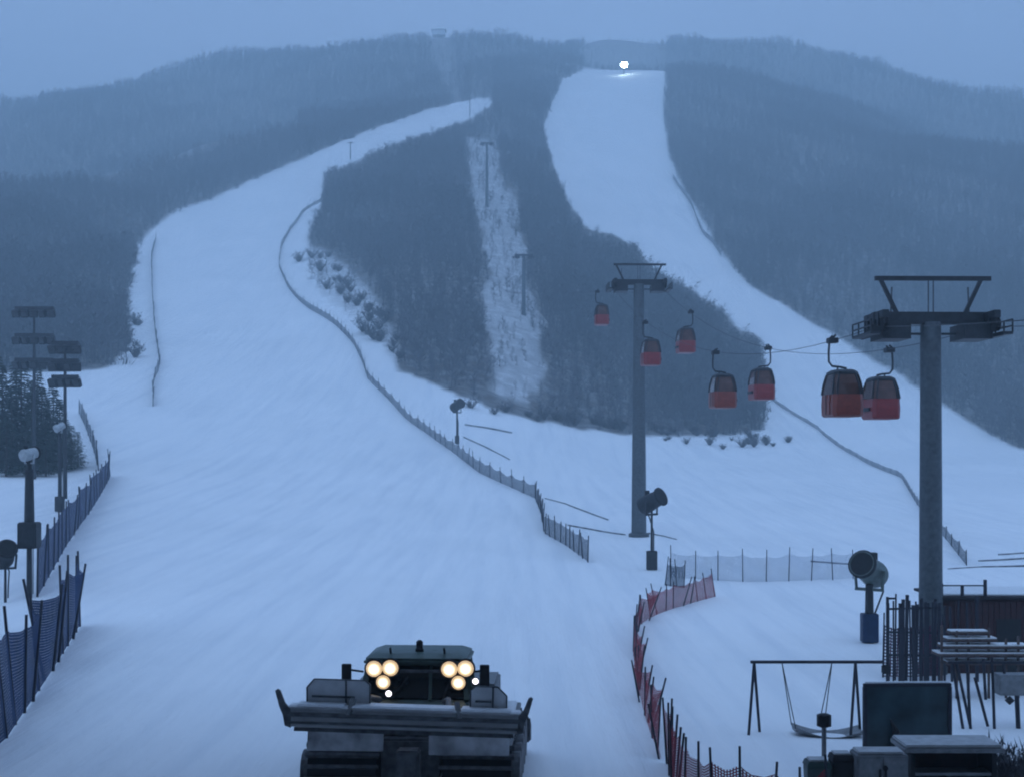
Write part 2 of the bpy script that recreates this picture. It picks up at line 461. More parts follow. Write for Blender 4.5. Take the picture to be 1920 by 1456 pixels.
# ------------------------------------------------------------------ woods: leafless trees in their thousands, too many and too far to count
def bare_tree_mesh(seed, h=6.5, spread=1.5, nb=15, nt_=9, tw=.06, clump=0):
    rd = random.Random(seed); v, f = [], []
    def tri(a, b, c):
        n = len(v); v.extend([tuple(a), tuple(b), tuple(c)]); f.append((n, n+1, n+2))
    def limb(p, q, r0, r1):
        d = (q-p).normalized(); a = Vector((0,0,1)) if abs(d.z) < .9 else Vector((1,0,0))
        u = d.cross(a).normalized(); w = d.cross(u); n = len(v)
        for c, r_ in ((p, r0), (q, r1)):
            for k in range(3):
                t = 2.0944*k; v.append(tuple(c+(u*math.cos(t)+w*math.sin(t))*r_))
        for k in range(3): f.append((n+k, n+(k+1)%3, n+3+(k+1)%3, n+3+k))
    pts = [Vector((0,0,-.4))]
    for k in range(1, 5):
        pts.append(Vector((rd.gauss(0,.14)*k*.6, rd.gauss(0,.14)*k*.6, h*.92*k/4)))
    for k in range(4): limb(pts[k], pts[k+1], .11*(1-k/4.6), .11*(1-(k+1)/4.6))
    for i in range(nb):
        t = .18+.8*(i+rd.random())/nb
        k = min(int(t*4), 3); p = pts[k].lerp(pts[k+1], t*4-k)
        az = rd.random()*6.28; L = spread*(1.25-t*.85)*rd.uniform(.7, 1.2); up = rd.uniform(.5, 1.3)
        q = p+Vector((math.cos(az)*L, math.sin(az)*L, L*up))
        limb(p, q, .045, .012)
        for j in range(nt_):
            s = rd.uniform(.25, 1); c = p.lerp(q, s)
            d = Vector((rd.gauss(0,1), rd.gauss(0,1), rd.uniform(-.1,1.4))).normalized()*rd.uniform(.45, 1.0)
            sd = Vector((rd.gauss(0,1), rd.gauss(0,1), rd.gauss(0,.4))).normalized()*tw*rd.uniform(.6,1.3)
            tri(c-sd, c+sd, c+d)
    for j in range(14):                                      # brush round the foot
        az = rd.random()*6.28; c = Vector((math.cos(az), math.sin(az), 0))*rd.uniform(.1,1.3)
        sd = Vector((rd.gauss(0,1), rd.gauss(0,1), 0)).normalized()*tw*1.2
        tri(c-sd, c+sd, c+Vector((rd.gauss(0,.4), rd.gauss(0,.4), rd.uniform(.6,1.6))))
    me = bpy.data.meshes.new('bare_tree'); me.from_pydata(v, [], f); me.materials.append(twig)
    return me
protos = bpy.data.collections.new('bare_tree_kinds')          # the kinds the woods draw on; not placed themselves
for k in range(7):
    o = bpy.data.objects.new('bare_tree_kind', bare_tree_mesh(100+k, 5.2+.45*k, 1.3+.09*k))
    protos.objects.link(o)

def woods_nodes():
    g = bpy.data.node_groups.new('woods', 'GeometryNodeTree')
    g.interface.new_socket('Geometry', in_out='INPUT', socket_type='NodeSocketGeometry')
    g.interface.new_socket('Geometry', in_out='OUTPUT', socket_type='NodeSocketGeometry')
    N, Lk = g.nodes, g.links
    gi, go = N.new('NodeGroupInput'), N.new('NodeGroupOutput')
    ci = N.new('GeometryNodeCollectionInfo'); ci.inputs['Collection'].default_value = protos
    ci.inputs['Separate Children'].default_value = True; ci.inputs['Reset Children'].default_value = True
    ip = N.new('GeometryNodeInstanceOnPoints'); ip.inputs['Pick Instance'].default_value = True
    def named(n, t):
        a = N.new('GeometryNodeInputNamedAttribute'); a.data_type = t; a.inputs['Name'].default_value = n
        return a.outputs['Attribute']
    Lk.new(gi.outputs[0], ip.inputs['Points']); Lk.new(ci.outputs[0], ip.inputs['Instance'])
    Lk.new(named('kind_of_tree', 'INT'), ip.inputs['Instance Index'])
    rt = N.new('ShaderNodeCombineXYZ'); Lk.new(named('turn', 'FLOAT'), rt.inputs[2])
    e2r = N.new('FunctionNodeEulerToRotation'); Lk.new(rt.outputs[0], e2r.inputs[0]); Lk.new(e2r.outputs[0], ip.inputs['Rotation'])
    Lk.new(named('size', 'FLOAT_VECTOR'), ip.inputs['Scale'])
    Lk.new(ip.outputs[0], go.inputs[0])
    return g
WOODS = woods_nodes()
def woods(label, x, y, size):
    n = len(x); z = gz(x, y)-.1
    me = bpy.data.meshes.new('woods')
    me.from_pydata(np.stack([x, y, z], -1).tolist(), [], [])
    a = me.attributes.new('kind_of_tree', 'INT', 'POINT'); a.data.foreach_set('value', rng.integers(0, 7, n))
    a = me.attributes.new('turn', 'FLOAT', 'POINT'); a.data.foreach_set('value', rng.uniform(0, 6.28, n))
    a = me.attributes.new('size', 'FLOAT_VECTOR', 'POINT')
    sv = np.stack([size*rng.uniform(.9,1.3,n), size*rng.uniform(.9,1.3,n), size], -1); a.data.foreach_set('vector', sv.reshape(-1))
    o = link('forest', me)
    md = o.modifiers.new('woods', 'NODES'); md.node_group = WOODS
    return tag(o, label, 'forest', kind='stuff')
def scatter(y0, y1, p0, p1, gap, keep):
    """jittered grid of points between two distances and two bearings"""
    X, Y = [], []
    y = y0
    while y < y1:
        xs = np.arange((p0-960)/F*y, (p1-960)/F*y, gap)
        X.append(xs+rng.uniform(-.9, .9, len(xs))*gap); Y.append(y+rng.uniform(-.9, .9, len(xs))*gap); y += gap
    X, Y = np.concatenate(X), np.concatenate(Y)
    Z = gz(X, Y); h = rng.uniform(.6, 1.2, len(X))*(1+.16*np.clip(wander(X*.09, Y*.08), -1.6, 1.6))
    ok = ~open_snow(X, Y, Z, True) & ~open_snow(X, Y, Z+5.4*h, True)
    c = cut(X, Y, Z) | cut(X, Y, Z+4*h)
    thin = rng.random(len(X)) < np.where(Y > 800, .5, .3)
    P, Q = pix(X, Y, Z)
    bs = inside(BRUSH, P, Q) & (Y < 700)
    thin = np.where(bs, rng.random(len(X)) < .22, thin); c = c | bs
    ok &= ~c | thin
    ok &= rng.random(len(X)) > .02+.12*(wander(X*.05+40, Y*.06) > 1.9)
    h = np.where(c, h*rng.uniform(.3, .65, len(X)), h)
    ok &= keep(P, Q, Y)
    return X[ok], Y[ok], h[ok]
knoll = lambda p, q, y: (p > 560) & (p < 1440) & (y < 1005) & ((p > 930) | (q > 176))
x, y, h = scatter(216, 1000, 560, 1440, 2.5, lambda p, q, y: (p > 560) & (p < 1440) & (((q > 200) & (p < 1000)) | ((p > 925) & (p < 1440) & ((q > 130) | (p < 1060)))) & ~((p > 1240) & (q < 500)))
woods('dark leafless woods on the knoll between the two ski runs', x, y, h)
x, y, h = scatter(216, 760, -300, 935, 2.7, lambda p, q, y: ((p < 300) | (q < 420)) & ~((p > 560) & (q > 260)) & ~((p > 900) & (q > 170)) & (y < 600+p*.2))
woods('dark leafless woods on the lower hill beyond the broad run', x, y, h)
x, y, h = scatter(790, 1340, -420, 1100, 4.4, lambda p, q, y: (p < 1000) | (y > 1000))
woods('hazy leafless woods on the high ridge above the broad run', x, y, h*1.15)
x, y, h = scatter(280, 1000, 1235, 2200, 2.7, lambda p, q, y: (p > 1238) & (q < 870))
woods('dark leafless woods on the hillside flanking the steep run', x, y, h)
x, y, h = scatter(1000, 1400, 1050, 2300, 4.6, lambda p, q, y: y > 1010)
woods('hazy leafless woods on the farthest ridge beyond the steep run', x, y, h*1.15)
# ------------------------------------------------------------------ added lodge, out of view: its roof and wall shape the foreground light
ld = empty('added_shade_lodge', (0, -2, 0))
tag(ld, 'added unseen lodge with a deep roof that shades the near snow', 'shade blocker')
MB().span(-45, 45, -14, -1.2, -.5, 15).build('wall', mat('pale_bounce_wall', (.5,.5,.5), .8, var=.1), ld, .05)  # added wall, kept pale to throw light back onto the groomer
MB().prism([(-14.5, 19.0), (-14.5, 18.5), (26.0, 16.4), (26.0, 16.9)], -48, 48).build('roof', mat('shade_roof_boards', (.22,.19,.16), .8, var=.3), ld)  # added overhang, deep enough to darken the foreground snow
MB().span(-45, 45, -1.2, 1.2, 5.0, 5.25).build('balcony', timber, ld)

# ------------------------------------------------------------------ fences and nets
def fence(name, label, base, height, gap, nmat, pmat, cat='fence', lean=.06, extra=.25, pr=.03, net_h=None, single=False, sag=.12, seed=1, group=None):
    """posts and netting panels along a line of ground points"""
    rd = random.Random(seed)
    pts = [Vector(p) for p in base]
    L = [0]
    for a, b in zip(pts, pts[1:]): L.append(L[-1]+(b-a).length)
    n = max(1, round(L[-1]/gap))
    def along(s):
        for i in range(len(pts)-1):
            if s <= L[i+1] or i == len(pts)-2:
                p = pts[i].lerp(pts[i+1], (s-L[i])/max(L[i+1]-L[i], 1e-6)); return Vector((p.x, p.y, gzf(p.x, p.y)))
    st = [along(L[-1]*i/n) for i in range(n+1)]
    root = empty(name, st[0]); o = st[0]
    tag(root, label, cat, group)
    tops = []
    for p in st:
        d = Vector((rd.gauss(0, lean), rd.gauss(0, lean), 1))
        hh = height*rd.uniform(.93, 1.07)
        q = p-o
        MB().tube([q-Vector((0,0,.3)), q+d*(hh+extra*rd.uniform(.5, 1.3))], [pr*1.1, pr*.9], 6).build('post', pmat, root)
        tops.append(q+d*(net_h or hh))
    def panel(mb, uvs, i, u0):
        a, b = st[i]-o, st[i+1]-o; ta, tb = tops[i], tops[i+1]
        k = 6; w = (b-a).length; h = (ta-a).length; nn = len(mb.v); bow = rd.uniform(-.12, .12)*min(1, w/2)
        side = (b-a).cross(Vector((0,0,1))).normalized()
        vs, fs = [], []
        for j in range(k+1):
            t = j/k; dip = 4*t*(1-t)
            lo = a.lerp(b, t)+Vector((0,0,.04)); wp = o+lo; lo.z = gzf(wp.x, wp.y)-o.z+.03
            hi = ta.lerp(tb, t)-Vector((0,0,sag*dip*rd.uniform(.7,1.3)))
            for m_ in range(4):
                s = m_/3
                vs.append(lo.lerp(hi, s)+side*bow*dip*math.sin(3.14*s)); uvs.append((u0+w*t, h*s))
        for j in range(k):
            for m_ in range(3):
                q = j*4+m_; fs.append((q, q+4, q+5, q+1))
        mb.add(vs, fs)
        return u0+w
    def finish(mb, uvs):
        me = bpy.data.meshes.new('net'); me.from_pydata(mb.v, [], mb.f)
        uvl = me.uv_layers.new(name='UVMap')
        for lp in me.loops: uvl.data[lp.index].uv = uvs[lp.vertex_index]
        me.materials.append(nmat)
        return link('net', me, root)
    u = 0
    if single:
        mb, uvs = MB(), []
        for i in range(n): u = panel(mb, uvs, i, u)
        finish(mb, uvs)
    else:
        for i in range(n):
            mb, uvs = MB(), []; u = panel(mb, uvs, i, u); finish(mb, uvs)
    return root
H = lambda *pp: [hit(a, b) for a, b in pp]
fence('safety_net', 'tall dark blue safety net sweeping along the near left edge of the run',
      [(-16.5,24,0),(-13.5,29,0)]+H((0,1405),(40,1345),(80,1285),(118,1225),(150,1172)), 2.45, 1.7, netblue, postdark, 'net', .10, .5, .045, seed=3)
fence('safety_net', 'tall dark safety net running uphill behind the floodlight masts',
      H((70,1120),(95,1075),(125,1022),(150,985),(172,955),(190,925),(207,893)), 2.5, 4.0, netblue, postdark, 'net', .06, .3, .05, seed=4)
fence('safety_net', 'short dark net beyond the masts at the foot of the grove', H((185,882),(176,845),(160,800),(148,775)), 2.0, 6.0, netdark, postdark, 'net', .05, .2, .06, seed=5)
fence('net_fence', 'thin dark net fence down the left side of the broad run',
      H((292,448),(284,480),(285,540),(291,620),(300,690),(287,716),(287,762)), 1.8, 8.0, netdark, postdark, single=True, pr=.06, seed=6)
fence('net_fence', 'long dark net fence curving down the knoll side of the broad run',
      H((603,378),(570,396),(545,430),(526,470),(523,502),(540,540),(580,580),(630,612),(665,648),(680,682),(690,712),(740,762),(800,812),(850,848),(900,887),(955,912),(1003,934)),
      1.6, 5.0, netdark, postdark, single=True, pr=.05, extra=.5, sag=.35, seed=7)
fence('net_fence', 'dark net at the end of the knoll fence beside the lift pylon',
      H((1003,934),(1015,965),(1021,1000),(1060,1022),(1102,1052)), 1.5, 2.2, netdark, postdark, pr=.045, seed=8)
fence('net_fence', 'faint net fence down the far side of the steep run', H((1262,335),(1300,395),(1342,466),(1352,482)), 2.2, 9, netdark, postdark, single=True, pr=.07, seed=9)
fence('rope_fence', 'thin dark rope fence crossing the outrun below the gondolas', H((1447,752),(1530,802),(1605,856),(1690,895),(1722,950),(1765,1000),(1812,1060)), .9, 7, netdark, postdark, single=True, pr=.04, extra=.1, seed=10)
RED = [(1342,1118),(1300,1130),(1262,1142),(1225,1156),(1200,1172),(1188,1195),(1187,1225),(1193,1270),(1203,1320),(1218,1375),(1240,1425)]
fence('red_net_fence', 'red safety net on leaning posts curving round the play area', H(*RED), 1.2, 1.25, netred, postdark, lean=.13, extra=.28, seed=11)
g0 = hit(1240, 1425)
fence('red_net_fence', 'red safety net along the bottom of the picture below the swing', [g0+Vector((.1,-.5,0)), (3.45,29.3,0), (4.1,27.7,0), (5.0,27.3,0), (5.8,27.4,0), (6.3,27.5,0)], 1.42, .6, netred, postdark, lean=.05, extra=.3, seed=12)
fence('pale_net_fence', 'pale see-through net on thin posts behind the fan guns', H((1258,1085),(1300,1086),(1350,1090),(1400,1092),(1450,1090),(1500,1088),(1550,1086),(1600,1084)), 1.55, 1.5, netpale, postdark, lean=.03, extra=.35, seed=13)
fence('dark_net_fence', 'short dark net heaped beside the pole mounted fan gun', H((1246,1098),(1262,1100),(1282,1102)), 1.25, .5, netdark, postdark, lean=.12, extra=.3, seed=14)

# ------------------------------------------------------------------ lift: pylons, haul ropes, gondola cabins
T1 = (15.1, 50.0); T2 = (10.25, 112.0)
T3 = hit(982, 592); T4 = hit(913, 388)
def pylon(label, x, y, top, half, rz, rb, rt, detail=True, upper=True):
    g = gzf(x, y); Hh = top-g
    r_ = empty('lift_pylon', (x, y, g), rz)
    tag(r_, label, 'pylon')
    MB().tube([(0,0,-.6), (0,0,Hh*.5), (0,0,Hh-.2)], [rb, (rb+rt)/2, rt], 20).build('pole', steel, r_, smooth=True)
    MB().lathe([(rb*1.35,-.5),(rb*1.35,.25),(rb*1.15,.32),(.05,.33)], (0,0,0), n=20).build('base_flange', steel, r_)
    MB().span(-half-.15, half+.15, -.22, .22, Hh-.28, Hh+.16).build('cross_arm', dsteel, r_, .03)
    MB().bar((-half*.45,0,Hh-.62),(half*.45,0,Hh-.62),.12,.08).build('brace', dsteel, r_)
    for sx in (-1, 1):
        n = 8 if detail else 4; Ls = 2.4
        tr = MB(); tr.span(sx*half-.12, sx*half+.12, -Ls/2, Ls/2, Hh-.14, Hh+.14)
        for k in (-1, 1): tr.bar((sx*half, k*Ls*.28, Hh+.1), (sx*half, k*Ls*.28, Hh-.4), .3, .16)
        sh = tr.build('sheave_beam', dsteel, r_, .02)
        wm = MB().lathe([(.05,-.09),(.25,-.09),(.25,-.05),(.2,-.04),(.2,.04),(.25,.05),(.25,.09),(.05,.09)], (0,0,0), (1,0,0), 14).mesh('sheave', black)
        for k in range(n): link('sheave', wm, sh, (sx*half, -Ls/2+Ls*(k+.5)/n, Hh-.36))
        cw = MB(); cw.span(sx*(half+.2)-.02, sx*(half+.2)+.02, -Ls/2, Ls/2, Hh-.75, Hh-.7)
        x0, x1 = sorted((sx*(half+.18), sx*(half+.55))); cw.span(x0, x1, -Ls/2, Ls/2, Hh-.72, Hh-.62)
        cw.span(sx*half*.74-.5, sx*half*.74+.5, -.8, .8, Hh-.85, Hh-.30)
        for k in range(4):
            yy = -Ls/2+Ls*k/3; cw.bar((sx*(half+.53), yy, Hh-.65), (sx*(half+.53), yy, Hh-.2), .05)
        for zz in (-.42, -.2): cw.bar((sx*(half+.53), -Ls/2, Hh+zz), (sx*(half+.53), Ls/2, Hh+zz), .05)
        cw.build('catwalk', dsteel, r_)
    if upper:
        u = MB(); zt = Hh+1.38
        u.bar((-half-.05,0,zt),(half+.2,0,zt),.14,.16)
        u.build('lifting_frame', dsteel, r_)
        for sx in (-1, 1):
            MB().bar((sx*half*.62,0,Hh+.1),(sx*half*.93,0,zt),.13).build('strut', dsteel, r_)
            MB().bar((sx*.09,0,Hh+.1),(sx*.09,0,zt),.04).build('hanger_rod', steel, r_)
            MB().bar((sx*half*.72,.1,Hh+.1),(sx*half*.7,.1,zt-.3),.05).build('hanger_rod', steel, r_)
        ld_ = MB()
        for k in (-.2, .2): ld_.bar((k, rb+.12, .5), (k, rt+.12, Hh-.3), .05)
        for k in range(int(Hh/.4)-2):
            t = (k+1.5)*.4; yy = rb+(rt-rb)*t/Hh+.12; ld_.bar((-.2, yy, t+.5), (.2, yy, t+.5), .035)
        ld_.build('ladder', steel, r_)
    return r_
z1 = 7.1+(HOR-594)/F*50; z2 = 7.1+(HOR-528)/F*112
pylon('tall grey tubular lift pylon beside the maroon hut, nearest pylon', T1[0], T1[1], z1, 1.98, R(1.5), .43, .36)
pylon('grey tubular lift pylon standing alone below the wooded knoll', T2[0], T2[1], z2, 2.0, R(2), .62, .42)
z3 = CAM_Z+(HOR-478)/F*T3.y; z4 = CAM_Z+(HOR-268)/F*T4.y
pylon('slim far lift pylon in the lower part of the lift clearing', T3.x, T3.y, z3, 2.0, R(3), .5, .34, False, False)
pylon('slimmest far lift pylon high in the lift clearing', T4.x, T4.y, z4, 2.0, R(3), .6, .4, False, False)
ROPE = {}
for sx, side in ((-1, 'L'), (1, 'R')):
    sup = [(T1[0]+sx*1.98, T1[1], z1-.35), (T2[0]+sx*2.0, T2[1], z2-.6), (T3.x+sx*2, T3.y, z3-.58), (T4.x+sx*2, T4.y, z4-.58)]
    sup = [(15.9+sx*1.98, -12, 9.2)] + sup + [(-22+sx*2, 780, gzf(-22, 780)+5)]
    sags = [.8, 2.7, 3.0, 3.0, 4.0]
    P = []
    for i in range(len(sup)-1):
        a, b = Vector(sup[i]), Vector(sup[i+1])
        for k in range(24):
            t = k/24; P.append(a.lerp(b, t)-Vector((0,0,sags[i]*4*t*(1-t))))
    P.append(Vector(sup[-1])); ROPE[side] = P
    o = MB().tube(P, .014, 5).build('haul_rope', dsteel)
    tag(o, 'steel haul rope on the %s side of the pylons, carrying gondola cabins' % ('inner' if sx < 0 else 'outer'), 'rope')
def rope_at(side, px):
    P = ROPE[side]
    for a, b in zip(P, P[1:]):
        if a.y < 20: continue
        pa, pb = 960+F*a.x/a.y, 960+F*b.x/b.y
        if (pa-px)*(pb-px) <= 0: return a.lerp(b, (px-pa)/(pb-pa))
def make_cabin(shell):
    c = empty('gondola_cabin', (0,0,0))
    # rings: (z, half width x, half length y), bottom to top; roof at -1.35 below the rope
    def ring(z, hx, hy, ch=.18):
        hx *= .82; ch *= .82
        return [(x_+sh_, y_, z_) for x_, y_, z_ in [(-hx+ch,-hy,z),(hx-ch,-hy,z),(hx,-hy+ch,z),(hx,hy-ch,z),(hx-ch,hy,z),(-hx+ch,hy,z),(-hx,hy-ch,z),(-hx,-hy+ch,z)]]
    b = -3.02; sh_ = .26
    MB().loft([ring(b,.66,.78,.1), ring(b+.08,.74,.86), ring(b+.45,.755,.88), ring(b+.88,.73,.855)]).build('lower_shell', shell, c, .015)
    up = MB().loft([ring(b+.88,.725,.85), ring(b+1.3,.66,.78), ring(b+1.66,.56,.66)]).build('window_band', cabglass, c)
    fr = MB()
    r0, r1, r2 = ring(b+.88,.74,.865), ring(b+1.3,.675,.795), ring(b+1.66,.575,.675)
    for k in range(8): fr.bar(r0[k], r1[k], .05); fr.bar(r1[k], r2[k], .05)
    fr.build('window_frame', dsteel, up)
    MB().loft([ring(b+1.66,.60,.70), ring(b+1.76,.58,.68), ring(b+1.86,.40,.48,.12)]).build('roof', dsteel, c, .02)
    d = MB().span(-.385, -.357, -.42, .42, b+.1, b+.86).build('door', shell, c, .01)
    MB().span(-.40, -.386, -.03, .03, b+.1, b+.86).build('seam', black, d)
    MB().span(.885, .96, -.5, .5, b+.35, b+.5).build('ski_rack', dsteel, c, .01)
    # hanger: grip on the rope, long arm, cranked foot on the roof
    MB().tube([(-.25,0,-.05),(-.28,0,-.5),(-.27,0,-.85),(-.14,0,-1.02),(.18,0,-1.05),(.42,0,-1.10),(.42,0,-1.20)], .045, 8).build('hanger_arm', dsteel, c)
    MB().tube([(.08,0,-1.04),(.08,0,-1.20)], .035, 8).build('hanger_foot', dsteel, c)
    g = MB(); g.span(-.32, .06, -.22, .22, -.12, .09); g.bar((-.2,-.2,.05),(-.05,-.2,.2),.08); g.bar((-.2,.2,.05),(-.05,.2,.2),.08)
    g.build('grip', dsteel, c, .02)
    return c
kinds = [make_cabin(caborange), make_cabin(cabred)]
used = [False, False]
CAB = [('L', 1567, 0, 'largest orange and dark glass gondola cabin, in front of another near the nearest pylon'),
       ('R', 1662, 1, 'red gondola cabin partly hidden behind the largest cabin'),
       ('R', 1436, 1, 'red gondola cabin hanging over the snow, third in size'),
       ('L', 1346, 0, 'orange gondola cabin low against the dark woods beside the open snow'),
       ('R', 1292, 1, 'small dim gondola cabin in front of the woods right of the lone pylon'),
       ('L', 1213, 1, 'small dim gondola cabin just right of the lone pylon pole'),
       ('L', 1123, 1, 'dimmest gondola cabin left of the lone pylon head')]
for side, px, k, lab in CAB:
    p = rope_at(side, px)
    if not used[k]: o = kinds[k]; used[k] = True
    else: o = copy_tree(kinds[k])
    o.location = p-Vector((0,0,.02)); o.rotation_euler = (0, 0, R(4.5 if px > 1140 else 2)+(math.pi if side == 'R' else 0))
    tag(o, lab, 'gondola', 'gondola cabins on the haul ropes')

# ------------------------------------------------------------------ floodlight masts on the left
def mast(label, px, py, tops, halfpx, lamps):
    p = hit(px, py); m = empty('floodlight_mast', p)
    tag(m, label, 'light mast', 'floodlight masts beside the run')
    zs = [CAM_Z-(t-HOR)/F*p.y-p.z for t in tops]; hw = halfpx/F*p.y
    MB().tube([(0,0,-.5),(0,0,zs[0]+.15)], [.2,.11], 12).build('pole', dsteel, m, smooth=True)
    for z in zs:
        a = MB(); a.bar((-hw,0,z),(hw,0,z),.28,.34); a.bar((-hw,.5,z),(hw,.5,z),.07)
        for k in (-1, 1): a.bar((k*hw*.9,0,z),(k*hw*.9,.5,z),.07)
        ar = a.build('cross_arm', dsteel, m)
        fl = MB(); fl.box((0,0,-.5),(.8,.42,.75), Matrix.Rotation(R(25),3,'X')); fl.bar((0,0,0),(0,0,-.3),.07)
        me = fl.mesh('floodlight', dsteel, .03)
        gl = MB().box((0,-.12,-.54),(.68,.02,.6), Matrix.Rotation(R(25),3,'X')).mesh('lens', glassd)
        for k in range(lamps):
            f_ = link('floodlight', me, m, (-hw+2*hw*(k+.2)/(lamps-.6), -.1, z-.05), (0,0,R(random.uniform(-25,25))))
            link('lens', gl, f_, (0,-.12,0))
    return m
mast('larger dark floodlight mast with three tiers of lamps above the grove', 64, 898, (578,628,674), 36, 5)
mast('smaller dark floodlight mast with three tiers of lamps, right of the larger one', 122, 935, (643,676,706), 25, 4)

# ------------------------------------------------------------------ snow guns
def fan_gun(name, label, p, head_z, aim, tilt, size, shell, box=True, pole_r=.07, box_mat=None, mount='pole'):
    g = empty(name, p); tag(g, label, 'snow gun', 'snow making guns along the runs')
    MB().tube([(0,0,-.4),(0,0,head_z-.45*size)], [pole_r*1.3, pole_r], 10).build('pole', dsteel, g)
    d = Vector((math.sin(aim)*math.cos(tilt), -math.cos(aim)*math.cos(tilt), math.sin(tilt)))
    c = Vector((0,0,head_z))
    b = MB().lathe([(.30*size,-.62*size),(.40*size,-.58*size),(.43*size,-.4*size),(.40*size,0),(.36*size,.45*size),(.40*size,.62*size),(.37*size,.63*size),(.33*size,.42*size),(.3*size,.2*size)], c, d, 20).build('fan_barrel', shell, g, smooth=True)
    MB().lathe([(.30*size,.2*size),(.15*size,.26*size),(.05*size,.33*size)], c, d, 14).build('fan_hub', black, b)
    MB().lathe([(.405*size,.50*size),(.45*size,.52*size),(.45*size,.60*size),(.405*size,.61*size)], c, d, 20).build('nozzle_ring', black, b)
    u = d.cross(Vector((0,0,1))).normalized()
    y_ = MB()
    for s_ in (-1, 1):
        y_.bar(c+u*s_*.47*size, c+u*s_*.42*size-Vector((0,0,.62*size)), .07*size, .1*size)
    y_.bar(c-u*.46*size-Vector((0,0,.6*size)), c+u*.46*size-Vector((0,0,.6*size)), .09*size)
    y_.build('yoke', shell, g)
    MB().box(c+Vector((0,0,.52*size))-d*.3*size, (.22*size,.3*size,.24*size)).build('motor_box', dsteel, g, .02)
    h_ = MB(); e = c-d*.5*size
    h_.tube([e, e+Vector((.25*size,0,-.5*size)), (pole_r+.06,.05,head_z-1.4*size), (pole_r+.06,.02,.2)], .03*size, 6); h_.build('hose', black, g)
    if box:
        MB().span(-.33, .33, -.28, .28, .0, 1.2).build('control_cabinet', box_mat or dsteel, g, .03)
    return g
q = hit(1222, 1068); fan_gun('fan_snow_gun', 'dark fan snow gun on a tall pole beside the lone pylon', q, (1068-940)/F*q.y, R(50), R(25), 1.35, dsteel, True)
q = hit(1630, 1203); fan_gun('fan_snow_gun', 'big olive fan snow gun with black mouth left of the nearest pylon', q, (1203-1068)/F*q.y, R(-38), R(22), 1.35, mat('olive_gun_paint', (.10,.13,.12), .5), True, .16, mat('navy_cabinet', (.012,.03,.075), .5))
q = hit(857, 831); fan_gun('fan_snow_gun', 'far small snow gun on a pole on the apron below the knoll', q, (831-760)/F*q.y, R(40), R(20), 1.7, dsteel, True, .13)
q = hit(55, 1122); fan_gun('fan_snow_gun', 'pale fan snow gun on a tall mast beside the near left net', q, (1122-852)/F*q.y, R(150), R(12), .66, palegun, False, .10)
MB_l = MB(); zc = (1122-1002)/F*q.y
MB_l.span(-.42,.42,-.4,.4,zc-.62,zc+.55); MB_l.build('winch_housing', dsteel, [o for o in COL.objects if o.name.startswith('fan_snow_gun') and o.parent is None][-1], .05)
pb = MB().tube([(0,0,zc),(0,0,(1122-880)/F*q.y)], [.24,.18], 12).build('mast_sleeve', dsteel, [o for o in COL.objects if o.name.startswith('fan_snow_gun') and o.parent is None][-1])
q = hit(112, 958); fan_gun('fan_snow_gun', 'pale snow gun on a pole behind the first net', q, (958-800)/F*q.y, R(140), R(25), .75, palegun, True, .12)
q = hit(10, 1130); g_ = fan_gun('fan_snow_gun', 'dark low fan snow gun at the left picture edge above the net', q, (1130-1040)/F*q.y, R(30), R(30), 1.0, dsteel, False, .05)

# hoses and pipes lying on the snow
hosem = mat('dusted_hose', (.05,.055,.065), .8, var=.5, scale=2, col2=(.35,.36,.38))
def lying(name, label, pts, r, m, cat='hose'):
    P = []
    W = [hit(a, b) for a, b in pts]
    for a, b in zip(W, W[1:]):
        for k in range(5):
            c = a.lerp(b, k/5); P.append((c.x, c.y, gzf(c.x, c.y)+r*.7))
    c = W[-1]; P.append((c.x, c.y, gzf(c.x, c.y)+r*.7))
    tag(MB().tube(P, r, 7).build(name, m, smooth=True), label, cat, 'pipes and hoses lying on the snow')
lying('snow_hose', 'dark hose lying on the snow left of the lone pylon foot', [(1065,985),(1105,992),(1150,1000),(1172,1003)], 0.070, hosem)
lying('snow_hose', 'dark hose lying on the snow right of the lone pylon foot', [(1195,1003),(1215,1000),(1245,1006),(1268,1012)], 0.060, hosem)
lying('snow_hose', 'dark hose on the apron above the curved net fence', [(1022,935),(1060,945),(1100,960),(1140,975)], 0.075, hosem)
lying('snow_hose', 'broken dark line of hose below the knoll trees', [(872,797),(915,803),(960,812)], 0.150, hosem)
lying('snow_hose', 'faint dark hose running down from the far snow gun', [(870,820),(910,838),(955,862)], 0.110, hosem)
lying('water_pipe', 'dark pipe lying behind the big olive snow gun', [(1520,1053),(1570,1057),(1610,1060)], 0.065, hosem, 'pipe')
lying('water_pipe', 'long dark pipe on the snow right of the nearest pylon', [(1778,1068),(1840,1064),(1925,1062)], 0.065, hosem, 'pipe')
lying('water_pipe', 'short dark pipe on the snow above the long pipe', [(1835,1052),(1880,1050),(1925,1047)], 0.055, hosem, 'pipe')
lying('water_pipe', 'topmost dark pipe on the snow at the right picture edge', [(1872,1040),(1925,1037)], 0.050, hosem, 'pipe')

